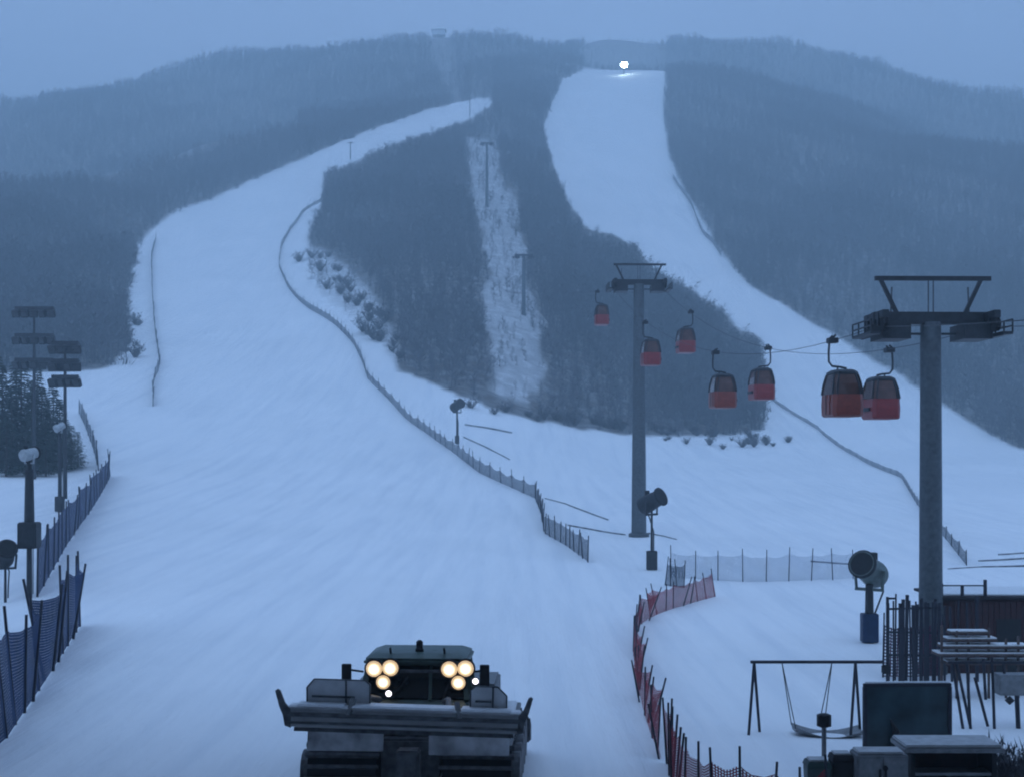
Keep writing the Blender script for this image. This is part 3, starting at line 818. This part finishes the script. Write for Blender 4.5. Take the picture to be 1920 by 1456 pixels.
# ------------------------------------------------------------------ floodlight on the summit of the steep run, far poles, ridge station
q = hit(1170, 140); fl = empty('summit_floodlight', q); tag(fl, 'blazing white floodlight at the top of the steep run', 'floodlight')
zc = (140-122)/F*q.y
MB().tube([(0,0,-1),(0,0,zc)], [.3,.2], 8).build('pole', dsteel, fl)
MB().lathe([(1.4,-.3),(2.9,-.1),(2.9,.25),(1.4,.35)], (0,0,zc), (0,-1,-.25), 18).build('lamp_ring', dsteel, fl)
lm = MB().lathe([(.8,0),(.85,.12),(.5,.25),(.02,.3)], (0,0,0), (0,-1,-.25), 14).mesh('lamp', coldlamp)
link('lamp', lm, fl, (0,-.5,zc), (0,0,0), (1.5,1.5,1.5))
for k in range(8): link('lamp', lm, fl, (1.75*math.cos(k*.7854), -.45, zc+1.75*math.sin(k*.7854)), (0,0,0), (.75,.75,.75))
def far_pole(label, px, py, top, r=.25):
    q = hit(px, py); h_ = (py-top)/F*q.y
    e = empty('lift_post', q); tag(e, label, 'post')
    MB().tube([(0,0,-.5),(0,0,h_)], [r, r*.7], 8).build('pole', dsteel, e)
    MB().bar((-1.3,0,h_-.2),(1.3,0,h_-.2),.3).build('cross_arm', dsteel, e)
far_pole('short dark post at the top bend of the broad run', 881, 218, 186)
far_pole('short post with arm on the upper broad run beside the trees', 657, 300, 268)
q = Vector(((823-960)/F*1215, 1215, gzf((823-960)/F*1215, 1215)))
st = empty('ridge_tower', q); tag(st, 'hazy top station tower standing on the far ridge', 'tower')
t_ = MB()
for sx in (-1, 1):
    for sy in (-1, 1): t_.bar((sx*4,sy*4,-2),(sx*2.5,sy*2.5,11),.8)
for z in (3, 7): 
    for k in (-1, 1): t_.bar((-3.3,k*3.3,z),(3.3,k*3.3,z),.5); t_.bar((k*3.3,-3.3,z),(k*3.3,3.3,z),.5)
t_.build('lattice', greymetal, st)
MB().span(-5.5,5.5,-5,5,10.5,15).build('cabin', snowy, st, .2)
MB().prism([(-6,15),(6,15),(0,18)], -6.5, 6.5).build('roof', snowy, st)
# ------------------------------------------------------------------ evergreen grove on the left, shrubs along the woods
def evergreen(seed, h, w):
    rd = random.Random(seed); v, f = [], []
    def tri(a, b, c):
        n = len(v); v.extend([tuple(a), tuple(b), tuple(c)]); f.append((n, n+1, n+2))
    lv = int(h*3.2)
    for i in range(lv):
        t = (i+.5)/lv; z = h*(.07+.93*t); L = w*(1-t)**.8*rd.uniform(.8,1.15)+.12
        nb = int(8+9*(1-t))
        for b in range(nb):
            az = rd.random()*6.28; l = L*rd.uniform(.65, 1.1); dr = -.25*l*rd.uniform(.2, 1.2)
            tip = Vector((math.cos(az)*l, math.sin(az)*l, z+dr)); root = Vector((0,0,z))
            sd = Vector((-math.sin(az), math.cos(az), 0))
            for k in range(5):
                s = rd.uniform(.25, 1); c = root.lerp(tip, s)
                e = c+Vector((math.cos(az)*.34, math.sin(az)*.34, rd.uniform(-.3,.06)))+sd*rd.uniform(-.36,.36)
                q_ = sd*.10+Vector((0,0,rd.uniform(-.07,.07)))
                tri(c-q_, c+q_, e)
            tri(root-sd*.04, root+sd*.04, tip)
    me = bpy.data.meshes.new('crown'); me.from_pydata(v, [], f); me.materials.append(needle)
    return me
ev = [evergreen(40+k, hh, ww) for k, (hh, ww) in enumerate(((9.5,2.3),(8.0,2.1),(11,2.5)))]
evt = [MB().tube([(0,0,-.5),(0,0,hh*.95)], [.17,.03], 8).mesh('trunk', bark) for hh in (9.5, 8.0, 11)]
GROVE = [(-40,876,1.0,2),(-18,884,.95,0),(4,879,1.02,2),(22,886,.93,0),(40,880,1.1,2),(60,885,.88,2),(78,880,.95,0),(93,886,.84,1),(108,882,.66,1),(12,893,.75,1),(48,893,.75,1),(86,893,.6,0),(30,872,1.05,2),(70,872,.98,2),(-5,870,1.1,2),(112,876,.8,0),(122,882,.7,1),(134,879,.6,1),(146,876,.5,1),(100,868,.95,0)]
for px, py, s, k in GROVE:
    p = hit(px, py); t = empty('evergreen_tree', p, random.uniform(0,6)); t.scale = (s*1.15, s*1.15, s)
    link('crown', ev[k], t); link('trunk', evt[k], t)
    tag(t, 'dark evergreen tree in the grove under the larger floodlight mast', 'tree', 'evergreens in the grove beside the masts')
def shrub_mesh(seed, h, n=34):
    rd = random.Random(seed); v, f = [], []
    for i in range(n):
        az = rd.random()*6.28; out = rd.uniform(.15,.75)*h; c = Vector((math.cos(az), math.sin(az), 0))*rd.uniform(0,.15)
        tip = Vector((math.cos(az)*out, math.sin(az)*out, h*rd.uniform(.5,1.05)))
        for k in range(5):
            a = c.lerp(tip, rd.uniform(.15,.9)); e = a+Vector((rd.gauss(0,.3), rd.gauss(0,.3), rd.uniform(.05,.5)))*h*.45
            sd = Vector((rd.gauss(0,1), rd.gauss(0,1), 0)).normalized()*.05
            q_ = len(v); v.extend([tuple(a-sd), tuple(a+sd), tuple(e)]); f.append((q_,q_+1,q_+2))
        sd = Vector((-math.sin(az), math.cos(az), 0))*.04
        q_ = len(v); v.extend([tuple(c-sd), tuple(c+sd), tuple(tip)]); f.append((q_,q_+1,q_+2))
    me = bpy.data.meshes.new('branches'); me.from_pydata(v, [], f); me.materials.append(twig)
    return me
shr = [shrub_mesh(k, 1.0+.15*k) for k in range(4)]
stem = MB().tube([(0,0,-.2),(.03,0,.3),(-.02,.03,.75)], [.07,.05,.02], 6).mesh('stem', bark)
def shrub(px, py, s, lab, grp, k=None):
    p = hit(px, py); t = empty('bare_shrub', p, random.uniform(0,6)); t.scale = (s*1.3, s*1.3, s)
    link('branches', shr[random.randrange(4) if k is None else k], t); link('stem', stem, t)
    tag(t, lab, 'shrub', grp)
rd = random.Random(5)
for i in range(34):
    t = rd.random(); a = (585+145*t+rd.uniform(-10,26), 488+165*t+rd.uniform(-16,20))
    shrub(a[0], a[1], rd.uniform(1.2,2.6), 'bare shrub on the brushy snow strip along the knoll edge', 'shrubs along the knoll edge')
for i in range(26):
    shrub(rd.uniform(1245,1490), rd.uniform(812,838), rd.uniform(.5,1.5), 'small bare shrub poking through snow below the knoll woods', 'shrubs below the knoll woods')
for i in range(40):
    t = rd.random(); shrub(850+500*t, 742+75*t**.55+rd.uniform(-4,8), rd.uniform(.9,2.0), 'bare shrub at the foot of the knoll woods', 'shrubs at the foot of the knoll woods')
for i in range(8):
    shrub(rd.uniform(232,262), rd.uniform(600,672), rd.uniform(1.0,2.2), 'bare shrub at the lower corner of the woods beyond the broad run', 'shrubs at the corner of the lower woods')
for px, py, s in ((690,628,3.2),(712,640,2.6),(560,492,2.6),(1392,838,1.6),(1355,842,1.2)):
    shrub(px, py, s, {690:'darkest bush on the brushy strip above the curved fence',712:'dark bush just below the darkest bush on the brushy strip',560:'lone bush at the outermost point of the knoll edge',1392:'dark clump of twigs on the snow near the outrun rope fence',1355:'smaller dark clump of twigs on the snow below the knoll woods'}[px], 'bushes standing apart')

# ------------------------------------------------------------------ snow groomer
X0, Y0 = -2.02, 29.5
cat_ = empty('snow_groomer', (X0, Y0, gzf(X0, Y0)), R(-2.6))
tag(cat_, 'snow groomer with lit roof lamps and raised blade on the broad run', 'groomer')
def stadium(y0, y1, z0, z1, n=10):
    r_ = (z1-z0)/2; P = []
    for k in range(n+1): a = math.pi/2+math.pi*k/n; P.append((y0+r_+r_*math.cos(a), z0+r_+r_*math.sin(a)))
    for k in range(n+1): a = -math.pi/2+math.pi*k/n; P.append((y1-r_+r_*math.cos(a), z0+r_+r_*math.sin(a)))
    return P
for sx in (-1, 1):
    x0, x1 = sorted((sx*.62, sx*2.12))
    tr = MB().prism(stadium(-1.5, 3.1, .06, 1.12), x0+.05, x1-.05).build('track', black, cat_)
    P = stadium(-1.56, 3.16, 0.0, 1.18); m_ = 44
    cl = MB().box((0,0,0), (1.52,.06,.13)).mesh('cleat', catsteel)
    per = [Vector((0,a,b)) for a, b in P]; per.append(per[0]); Ls = [0]
    for a, b in zip(per, per[1:]): Ls.append(Ls[-1]+(b-a).length)
    for k in range(m_):
        s_ = Ls[-1]*k/m_
        for i in range(len(per)-1):
            if Ls[i] <= s_ <= Ls[i+1] and Ls[i+1] > Ls[i]:
                p = per[i].lerp(per[i+1], (s_-Ls[i])/(Ls[i+1]-Ls[i])); d = (per[i+1]-per[i]).normalized()
                link('cleat', cl, tr, ((x0+x1)/2, p.y, p.z), (math.atan2(d.z, d.y), 0, 0)); break
    wm = MB().lathe([(.1,-.12),(.42,-.12),(.42,.12),(.1,.12)], (0,0,0), (1,0,0), 18).mesh('wheel', catsteel)
    for k in range(5): link('wheel', wm, tr, (sx*2.12, -.95+k*.88, .58))
    MB().prism([(-1.35,1.22),(3.0,1.22),(3.0,1.30),(-1.0,1.34),(-1.45,1.22)], x0+.02, x1-.02).build('mudguard', catgrey, cat_, .02)
    MB().prism([(-1.3,1.335),(2.9,1.312),(2.9,1.36),(-.9,1.41)], x0+.1, x1-.1).build('snow_cap', snowy, cat_, .02)
for xa, xb, za in ((-2.04,-.5,1.12),(.42,2.04,1.06)):
    MB().prism([(-1.66,za),(-1.60,za),(-1.52,1.5),(-1.58,1.5)], xa, xb).build('mud_flap', mat('caked_flap', (.24,.245,.255), .8, var=.4, scale=1.8, bump=.4, bscale=8, col2=(.6,.61,.63)), cat_, .01)
MB().span(-.6,.6,-1.3,3.0,.45,1.3).build('chassis', catsteel, cat_, .05)
MB().span(-.24,.24,-1.75,-1.3,.35,1.15).build('tow_hitch', catsteel, cat_, .04)
# cab
def rect(z, x, y0, y1): return [(-x,y0,z),(x,y0,z),(x,y1,z),(-x,y1,z)]
MB().loft([rect(1.25,1.12,-.95,1.5), rect(1.75,1.16,-.85,1.5), rect(1.95,1.14,-.55,1.5)]).build('cab_body', catgreen, cat_, .06)
wsh = MB().loft([rect(1.96,1.09,-.50,1.4), rect(2.62,1.0,-.02,1.35)]).build('windshield', glassd, cat_, .04)
bars = [((.33,-.52,1.95),(.30,-.04,2.64),.07)]
for x in (-1, 1): bars += [((x*1.1,-.51,1.95),(x*1.01,-.03,2.64),.11), ((x*1.1,1.38,1.95),(x*1.01,1.35,2.64),.11), ((x*1.11,.4,1.95),(x*1.02,.5,2.64),.09)]
for a_, b_, w_ in bars: MB().bar(a_, b_, w_).build('window_pillar', catgreen, wsh)
for a_, b_ in (((-.5,-.56,1.97),(-.15,-.30,2.42)),((.6,-.56,1.97),(.75,-.32,2.4))): MB().bar(a_, b_, .03).build('wiper', black, wsh)
MB().loft([rect(2.62,1.10,-.22,1.5), rect(2.76,1.12,-.25,1.5), rect(2.86,.85,-.02,1.35)]).build('roof', catgreen, cat_, .05, True)
bc = MB().lathe([(.09,0),(.09,.05),(.07,.07),(.075,.2),(.04,.24)], (.02,.3,2.86), n=12).build('beacon', black, cat_)
for x in (-.55, .6): MB().tube([(x,.0,2.78),(x-.02,-.05,2.98)], .025, 6).build('aerial', black, cat_)
# work lamps: two clusters under the roof edge
lb = MB().span(-1.05,1.05,-.36,-.30,2.50,2.56).build('light_bar', catsteel, cat_)
hs = MB().lathe([(.1,.12),(.2,.06),(.215,-.04),(.2,-.05)], (0,0,0), (0,1,0), 18).mesh('lamp_housing', black)
ls = MB().lathe([(.19,.0),(.17,.045),(.10,.075),(.01,.085)], (0,0,0), (0,-1,0), 18).mesh('lens', warm)
for sx in (-1, 1):
    cx = sx*.79+.13
    for dx, dz, s_ in ((-.17,.05,.98),(.17,.07,.98),(.02,-.23,.85)):
        h_ = link('work_lamp', hs, cat_, (cx+dx-.02, -.42, 2.55+dz), (R(6),0,0), (s_,s_,s_)); link('lens', ls, h_, (0,-.02,0))
    a_ = link('marker_lamp', hs, cat_, (-.45 if sx < 0 else 1.30, -1.15 if sx < 0 else -.75, 2.2 if sx < 0 else 2.40), (0,0,0), (.35,.35,.35)); lw = ls.copy(); lw.materials[0] = whitelamp; link('lens', lw, a_, (0,-.02,0))
for sx in (-1, 1):
    mr = MB(); mr.tube([(sx*1.1,-.25,2.5),(sx*1.42,-.30,2.55)], .025, 6); mr.box((sx*1.46,-.30,2.42),(.2,.1,.5))
    mr.build('mirror', black, cat_, .02)
gr = MB().span(-.55,.55,-1.02,-.95,1.3,1.72).build('grille', catsteel, cat_)
for k in range(5): MB().span(-.5,.5,-1.05,-1.02,1.34+k*.075,1.37+k*.075).build('slat', catgrey, gr)
MB().span(-1.6,1.6,1.6,3.4,1.35,1.95).build('cargo_bed', catgrey, cat_, .05)
MB().prism([(3.3,.3),(4.2,.15),(4.3,.55),(3.4,.9)], -2.3, 2.3).build('tiller', catsteel, cat_, .04)
caked = mat('snow_caked_steel', (.36,.365,.37), .7, var=.35, scale=2.2, bump=.4, bscale=9, col2=(.74,.75,.77))
# blade, raised, tilted a little
bl = empty('blade', (0,-2.3,1.90)); bl.parent = cat_; bl.rotation_euler = (0, R(1.4), 0); bl.scale = (1, 1, .80)
pale = mat('frosted_steel', (.66,.67,.69), .7, var=.2, scale=1.7, bump=.4, bscale=9, col2=(.84,.85,.86))
MB().prism([(.10,-.30),(-.02,-.27),(.08,-.12),(.12,.02),(.08,.12),(.0,.20),(.06,.24),(.42,.22),(.42,.14),(.22,.0),(.20,-.2)], -2.29, 2.29).build('moldboard', pale, bl, .012)
MB().span(-2.32,2.32,-.05,.0,-.02,.09).build('upper_rail', catsteel, bl, .015)
MB().span(-2.27,2.27,-.07,-.02,-.19,-.13).build('lower_rail', catsteel, bl, .01)
MB().prism([(-.02,-.28),(-.05,-.37),(.02,-.37),(.09,-.30)], -2.16, 2.16).build('cutting_edge', catsteel, bl)
for xa, xb in ((-2.12,-1.18),(-1.05,.98),(1.12,2.1)):
    MB().prism([(.0,.215),(.41,.225),(.40,.285),(.05,.275)], xa, xb).build('snow_layer', snowy, bl, .015)
for sx in (-1, 1):
    w_ = MB(); z_ = [(2.16,-.30),(2.27,-.24),(2.31,.02),(2.38,.24),(2.46,.62),(2.42,.66),(2.37,.62),(2.28,.32),(2.18,.16)]
    n_ = len(z_); vs = [(sx*(a+.07), -.04-.35*(a-2.2), b) for a, b in z_]
    w_.add(vs+[(x,y+.07,z) for x,y,z in vs], [tuple(range(n_)), tuple(range(2*n_-1,n_-1,-1))]+[(i,i+n_,(i+1)%n_+n_,(i+1)%n_) for i in range(n_)])
    w_.build('wing', catsteel, bl)
    k0, k1 = (-1.98,-.72) if sx < 0 else (1.28,2.0)
    def gp(x, z): return (x, .34-.12*(z-.2), z)
    hh = .86 if sx < 0 else .80
    gd = MB()
    out = [(k0,-.02+.24),(k0,hh-.22),(k0+.15,hh),(k1-.1,hh),(k1,hh-.1),(k1,.22)] if sx < 0 else [(k0,-.02+.24),(k0,hh-.1),(k0+.1,hh),(k1-.18,hh),(k1,hh-.22),(k1,.22)]
    vs = [gp(*p) for p in out]; n_ = len(vs)
    gd.add(vs+[(x,y+.05,z) for x,y,z in vs], [tuple(range(n_)), tuple(range(2*n_-1,n_-1,-1))]+[(i,i+n_,(i+1)%n_+n_,(i+1)%n_) for i in range(n_)])
    pn = gd.build('guard_panel', pale, bl, .01)
    rb = MB()
    for a, b in zip(out, out[1:]): rb.bar(gp(*a), gp(*b), .03)
    for t in (.62,): x = k0+(k1-k0)*t; rb.bar(gp(x,.22), gp(x,hh), .035)
    rb.bar(gp(k0+.1,.42), gp(k1-.3,.42), .05)
    rb.build('rib', catsteel, pn)
    MB().tube([(sx*.75,.3,-.1),(sx*.62,1.1,-.35)], .09, 10).build('push_arm', catsteel, bl)
    MB().tube([(sx*.85,.32,.2),(sx*.8,.75,.35),(sx*.7,1.35,.15)], [.06,.06,.09], 10).build('lift_cylinder', catsteel, bl)
    MB().bar((sx*1.1,-.03,.05),(sx*1.02,.18,.42),.09).build('bracket', catgrey, bl)

# ------------------------------------------------------------------ play area and huts at the lower right
def gpt(px, Y): x = (px-960)/F*Y; return Vector((x, Y, gzf(x, Y)))
# swing frame
p = gpt(1512, 38.5); sw = empty('swing_frame', p); tag(sw, 'dark steel swing frame with a hanging grey hammock seat', 'swing')
s_ = 38.5/F; zt = p.z; top = CAM_Z-(1240-HOR)*s_-zt
lx, rx = (1414-1512)*s_, (1604-1512)*s_
MB().tube([(lx-.1,0,top),((1655-1512)*s_,0,top)], .045, 8).build('top_bar', postdark, sw)
for x in (lx, rx):
    for d in (-1, 1): MB().tube([(x,0,top),(x+d*.22,d*.3,-.15)], .04, 8).build('leg', postdark, sw)
hz_ = CAM_Z-(1362-HOR)*s_-zt
a, b = (1488-1512)*s_, (1592-1512)*s_
for x0, x1 in (((1466-1512)*s_, a), ((1560-1512)*s_, (1540-1512)*s_)):
    for d in (-.3, .3): MB().tube([(x0,0,top),(x1,d,hz_)], .014, 6).build('rope', black, sw)
hm_ = MB(); rings = []
for k in range(11):
    t = k/10; x = a+(b-a)*t*1.25; zz = hz_-.22*math.sin(3.14*t)-.06*t; w = .38+.12*math.sin(3.14*t)
    rings.append([(x,-w,zz+.06),(x,-w*.5,zz-.05),(x,w*.5,zz-.05),(x,w,zz+.06),(x,w*.5,zz-.09),(x,-w*.5,zz-.09)])
hm_.loft(rings).build('hammock_seat', greymetal, sw)
# dark board
p = gpt(1701, 35.8); bd = empty('notice_board', p, R(2)); tag(bd, 'dark blank notice board in a black frame behind the kiosk roof', 'board')
s_ = 35.8/F; zt = CAM_Z-(1280-HOR)*s_-p.z; hw = 83*s_
MB().span(-hw+.06,hw-.06,-.03,.03,.12,zt-.06).build('panel', mat('dark_teal_panel', (.022,.045,.055), .3, var=.7, scale=1.3), bd)
fr = MB(); fr.span(-hw,hw,-.06,.06,zt-.08,zt); fr.span(-hw,hw,-.06,.06,.06,.14)
for x in (-1,1): fr.span(x*(hw-.04)-.05,x*(hw-.04)+.05,-.065,.065,-.2,zt-.08)
fr.build('frame', postdark, bd, .01)
MB().span(-hw+.03,hw-.05,-.05,.05,zt+.002,zt+.05).build('snow_cap', snowy, bd, .02)
MB().tube([(-hw*.35,-.12,-.1),(-hw*.3,-.15,.7),(-hw*.42,-.14,1.0)], [.13,.1,.02], 8).build('strap_bag', black, bd)
# kiosk
p = gpt(1775, 31); ki = empty('counter_kiosk', p); tag(ki, 'dark counter kiosk with a flat snow covered grey roof', 'kiosk')
s_ = 31/F; zr = CAM_Z-(1392-HOR)*s_-p.z; hw = 92*s_
MB().span(-hw,hw,-.6,.6,zr-.1,zr).build('roof', greymetal, ki, .01)
MB().span(-hw+.02,hw-.03,-.56,.58,zr,zr+.07).build('snow_layer', mat('old_grey_snow', (.42,.43,.44), .8, var=.15, bump=.4), ki, .03)
MB().span(-hw+.1,hw-.1,.5,.6,0,zr-.1).build('back_panel', redhut, ki)
for x in (-1,1): MB().span(x*(hw-.2)-.05,x*(hw-.2)+.05,-.5,.5,-.2,zr-.1).build('side_panel', black, ki)
MB().span(-hw+.2,hw-.2,-.45,.05,zr-.62,zr-.56).build('shelf', greymetal, ki)
MB().span(-hw+.2,hw-.2,-.44,-.40,zr-1.3,zr-.63).build('front_panel', black, ki)
# grey cabinet, bins, bollard post
p = gpt(1648, 30.4); cb = empty('grey_cabinet', p); tag(cb, 'pale grey metal cabinet left of the kiosk counter', 'cabinet')
s_ = 30.4/F; zt = CAM_Z-(1409-HOR)*s_-p.z
bb = MB().span(-.56,.56,-.3,.35,-.1,zt).build('body', greymetal, cb, .02)
for x in (-1,1):
    d_ = MB().span(x*.27-.25,x*.27+.25,-.325,-.302,.05,zt-.06).build('door', greymetal, cb, .008); MB().span(x*.06-.02,x*.06+.02,-.36,-.325,zt-.5,zt-.3).build('handle', black, d_)
MB().span(-.52,.5,-.26,.32,zt+.002,zt+.06).build('snow_cap', MATS['old_grey_snow'], cb, .025)
MB().lathe([(.06,0),(.06,.02),(.02,.03)], (.05,-.33,zt-.28), (0,-1,0), 10).build('vent', black, cb)
for px, w, t_px, mm, lab in ((1532,.26,1424,mat('green_bin',(.03,.06,.055),.5),'dark green bin at the bottom edge left of the black bin'),(1577,.24,1412,black,'black bin between the green bin and the grey cabinet')):
    p = gpt(px, 30.6); bn = empty('waste_bin', p); tag(bn, lab, 'bin', 'bins beside the grey cabinet'); zt = CAM_Z-(t_px-HOR)*30.6/F-p.z
    MB().loft([[(-w*.85,-w*.8,0),(w*.85,-w*.8,0),(w*.85,w*.8,0),(-w*.85,w*.8,0)],[(-w,-w,zt-.12),(w,-w,zt-.12),(w,w,zt-.12),(-w,w,zt-.12)]]).build('body', mm, bn, .02)
    MB().loft([[(-w*1.06,-w*1.1,zt-.12),(w*1.06,-w*1.1,zt-.12),(w*1.06,w*1.05,zt-.12),(-w*1.06,w*1.05,zt-.12)],[(-w*.9,-w*.9,zt),(w*.9,-w*.9,zt),(w*.9,w*.9,zt),(-w*.9,w*.9,zt)]]).build('lid', mm, bn, .01)
    MB().span(-w*.8,w*.82,-w*.75,w*.8,zt+.002,zt+.045).build('snow_cap', MATS['old_grey_snow'], bn, .02)
p = gpt(1545, 32); bo = empty('lamp_post', p); tag(bo, 'slim dark post with a black head in front of the hammock', 'post')
zt = CAM_Z-(1337-HOR)*32/F-p.z
MB().tube([(0,0,-.2),(0,0,zt-.3)], .055, 10).build('pole', greymetal, bo); MB().lathe([(.06,-.32),(.17,-.28),(.17,-.03),(.1,0)], (0,0,zt), n=12).build('head', black, bo)
# thin pole left of slat fence
p = gpt(1664, 44); tp = empty('marker_pole', p); tag(tp, 'thin black pole with a clamp at its foot in front of the tall palings', 'pole')
zt = CAM_Z-(1118-HOR)*44/F-p.z; zb = CAM_Z-(1268-HOR)*44/F-p.z
MB().tube([(0,0,-.2),(0,0,zt)], .05, 8).build('pole', postdark, tp); MB().bar((0,0,zt-.05),(.28,0,zt-.05),.06).build('arm', postdark, tp); MB().box((-.06,-.05,zb+.25),(.26,.2,.28)).build('clamp', black, tp, .03)
# tall paling fence round the pylon foot
p = gpt(1715, 48.2); pf = empty('paling_fence', p); tag(pf, 'tall dark paling fence with purple netting round the nearest pylon foot', 'fence')
rd = random.Random(21); s_ = 48.2/F
for px in (1668,1674,1680,1686,1690,1695,1699,1706,1711,1716,1720,1724,1729,1733,1738,1742,1748,1752,1760,1771,1783,1797,1812,1829):
    x = (px-1715)*s_+rd.uniform(-.03,.03); zt = CAM_Z-(1112+rd.uniform(0,26)-HOR)*s_-p.z
    MB().bar((x,rd.uniform(-.2,.2),-.2),(x+rd.gauss(0,.04),0,zt),rd.choice((.05,.07,.10))).build('paling', postdark, pf)
for z in (.9,1.7,2.5): MB().bar((-.95,.06,z),(.85,.06,z+rd.uniform(-.05,.05)),.05,.07).build('rail', postdark, pf)
fence('purple_net', 'purple mesh netting behind the tall palings', [gpt(1655,49),gpt(1700,48.9),gpt(1765,49.3)], 1.9, .9, netpurple, postdark, 'net', .05, .4, seed=31)
# maroon hut
x0 = (1768-960)/F*50; p = Vector((x0+2.9, 51.4, gzf(x0+2.9, 51.4))); hu = empty('maroon_hut', p); tag(hu, 'dark maroon hut with railed flat roof right of the nearest pylon', 'hut')
zt = CAM_Z-(1117-HOR)/F*50-p.z
wl_ = MB().span(-2.9,3.2,-1.4,1.6,-.2,zt-.1).build('wall', redhut, hu)
pk = MB().span(-.095,.095,-.02,.02,.0,zt-.16).mesh('plank', redhut, .006)
for k in range(30): link('plank', pk, wl_, (-2.8+k*.203, -1.42-rd.uniform(0,.01), 0))
MB().span(-3.05,3.35,-1.6,1.75,zt-.1,zt).build('roof', mat('dark_felt', (.02,.018,.022), .8), hu, .02)
MB().span(-2.9,3.2,-1.2,1.7,zt+.003,zt+.06).build('snow_layer', snowy, hu, .02)
dr = MB().span(-1.0,-.1,-1.47,-1.445,.0,1.95).build('door', black, hu, .01); MB().span(-.22,-.17,-1.52,-1.47,.95,1.1).build('handle', steel, dr)
rl = CAM_Z-(1097-HOR)/F*50-p.z
for px, zz in ((1766,1093),(1805,1096),(1848,1086)): MB().bar(((px-960)/F*50-p.x,-1.35,zt-.05),((px-960)/F*50-p.x,-1.35,CAM_Z-(zz-HOR)/F*50-p.z),.10).build('railing_post', postdark, hu)
MB().bar((-2.9,-1.35,rl),((1850-960)/F*50-p.x,-1.35,rl),.05).build('railing_bar', steel, hu)
# stack of benches / timber rack in front of the hut
p = gpt(1850, 45); ra = empty('timber_rack', p); tag(ra, 'rack of stacked snowy timber benches in front of the maroon hut', 'rack')
s_ = 45/F
for i, (py, xa, xb, dp) in enumerate(((1182,1778,1850,.5),(1195,1770,1865,.6),(1208,1762,1925,.7),(1222,1752,1930,.8),(1238,1770,1930,.9))):
    z = CAM_Z-(py-HOR)*s_-p.z
    q_ = MB().span((xa-1850)*s_,(xb-1850)*s_,-dp/2,dp/2,z-.07,z).build('bench_top', timber, ra, .01)
    MB().span((xa-1850)*s_+.03,(xb-1850)*s_-.02,-dp/2+.04,dp/2-.03,z+.002,z+.04).build('snow_layer', mat('rack_snow_%d'%i, (.68,.69,.70), .8, var=.12) if i == 0 else MATS['rack_snow_0'], q_)
for px, t in ((1762,1170),(1790,1180),(1812,1190),(1850,1175),(1882,1195),(1905,1190)):
    MB().bar(((px-1850)*s_,-.2,-.2),((px-1850)*s_,-.2,CAM_Z-(t-HOR)*s_-p.z),.07).build('upright', timber, ra)
# leaning poles and climbing frame on the right
p = gpt(1850, 40); cf = empty('climbing_frame', p); tag(cf, 'dark climbing frame of upright and slanting poles at the right edge', 'climbing frame')
s_ = 40/F; g0_ = -.15
def up(px, Y=0): return (px-1850)*s_
def zz(py): return CAM_Z-(py-HOR)*s_-p.z
for a, b, c, d in ((1788,1245,1806,1370),(1796,1245,1822,1372),(1815,1240,1818,1365),(1846,1235,1846,1300),(1862,1232,1863,1374),(1908,1285,1909,1400),(1884,1245,1884,1290),(1830,1270,1850,1350)):
    MB().tube([(up(a),.1,zz(b)),(up(c),-.1,zz(d)-.15)], .045 if a not in (1908,) else .07, 8).build('pole', postdark, cf)
MB().bar((up(1862),0,zz(1370)),(up(1925),0,zz(1370)),.08).build('cross_bar', postdark, cf)
MB().bar((up(1780),.1,zz(1242)),(up(1925),.1,zz(1242)),.08).build('cross_bar', postdark, cf)
MB().span(up(1868),up(1935),-.3,.3,zz(1300),zz(1262)).build('platform_panel', greymetal, cf, .02)
MB().lathe([(.02,-.12),(.14,0),(.02,.12)], (up(1885),-.35,zz(1308)), n=10).build('hanging_ball', black, cf)
MB().span(up(1865),up(1935),-.5,.5,zz(1392),zz(1385)).build('snowy_step', snowy, cf, .02)
for i in range(11):
    px = 1846+i*8.2; p = gpt(px, 31.6+.25*(i % 3)); sh = empty('garden_shrub', p, i); sh.scale = (.5,.5,.75+.15*(i % 3))
    link('branches', shr[i % 4], sh); link('stem', stem, sh); tag(sh, 'dark bare shrub in the bottom corner beside the kiosk', 'shrub', 'shrubs beside the kiosk')
# snow-covered picnic lumps behind the fence: small boulder of snow
# ------------------------------------------------------------------ haze
hz = MB().span(-1650, 1650, -170, 1780, -12, 440)
hm = bpy.data.materials.new('haze_air'); hm.use_nodes = True
hn = hm.node_tree.nodes; hn.remove(hn['Principled BSDF'])
pv = hn.new('ShaderNodeVolumePrincipled')
pv.inputs['Color'].default_value = (.72, .91, 1.0, 1)
pv.inputs['Density'].default_value = .00108
hm.node_tree.links.new(pv.outputs[0], hn['Material Output'].inputs['Volume'])
tag(hz.build('haze', hm), 'thin blue evening haze over the slopes', 'haze', kind='stuff')
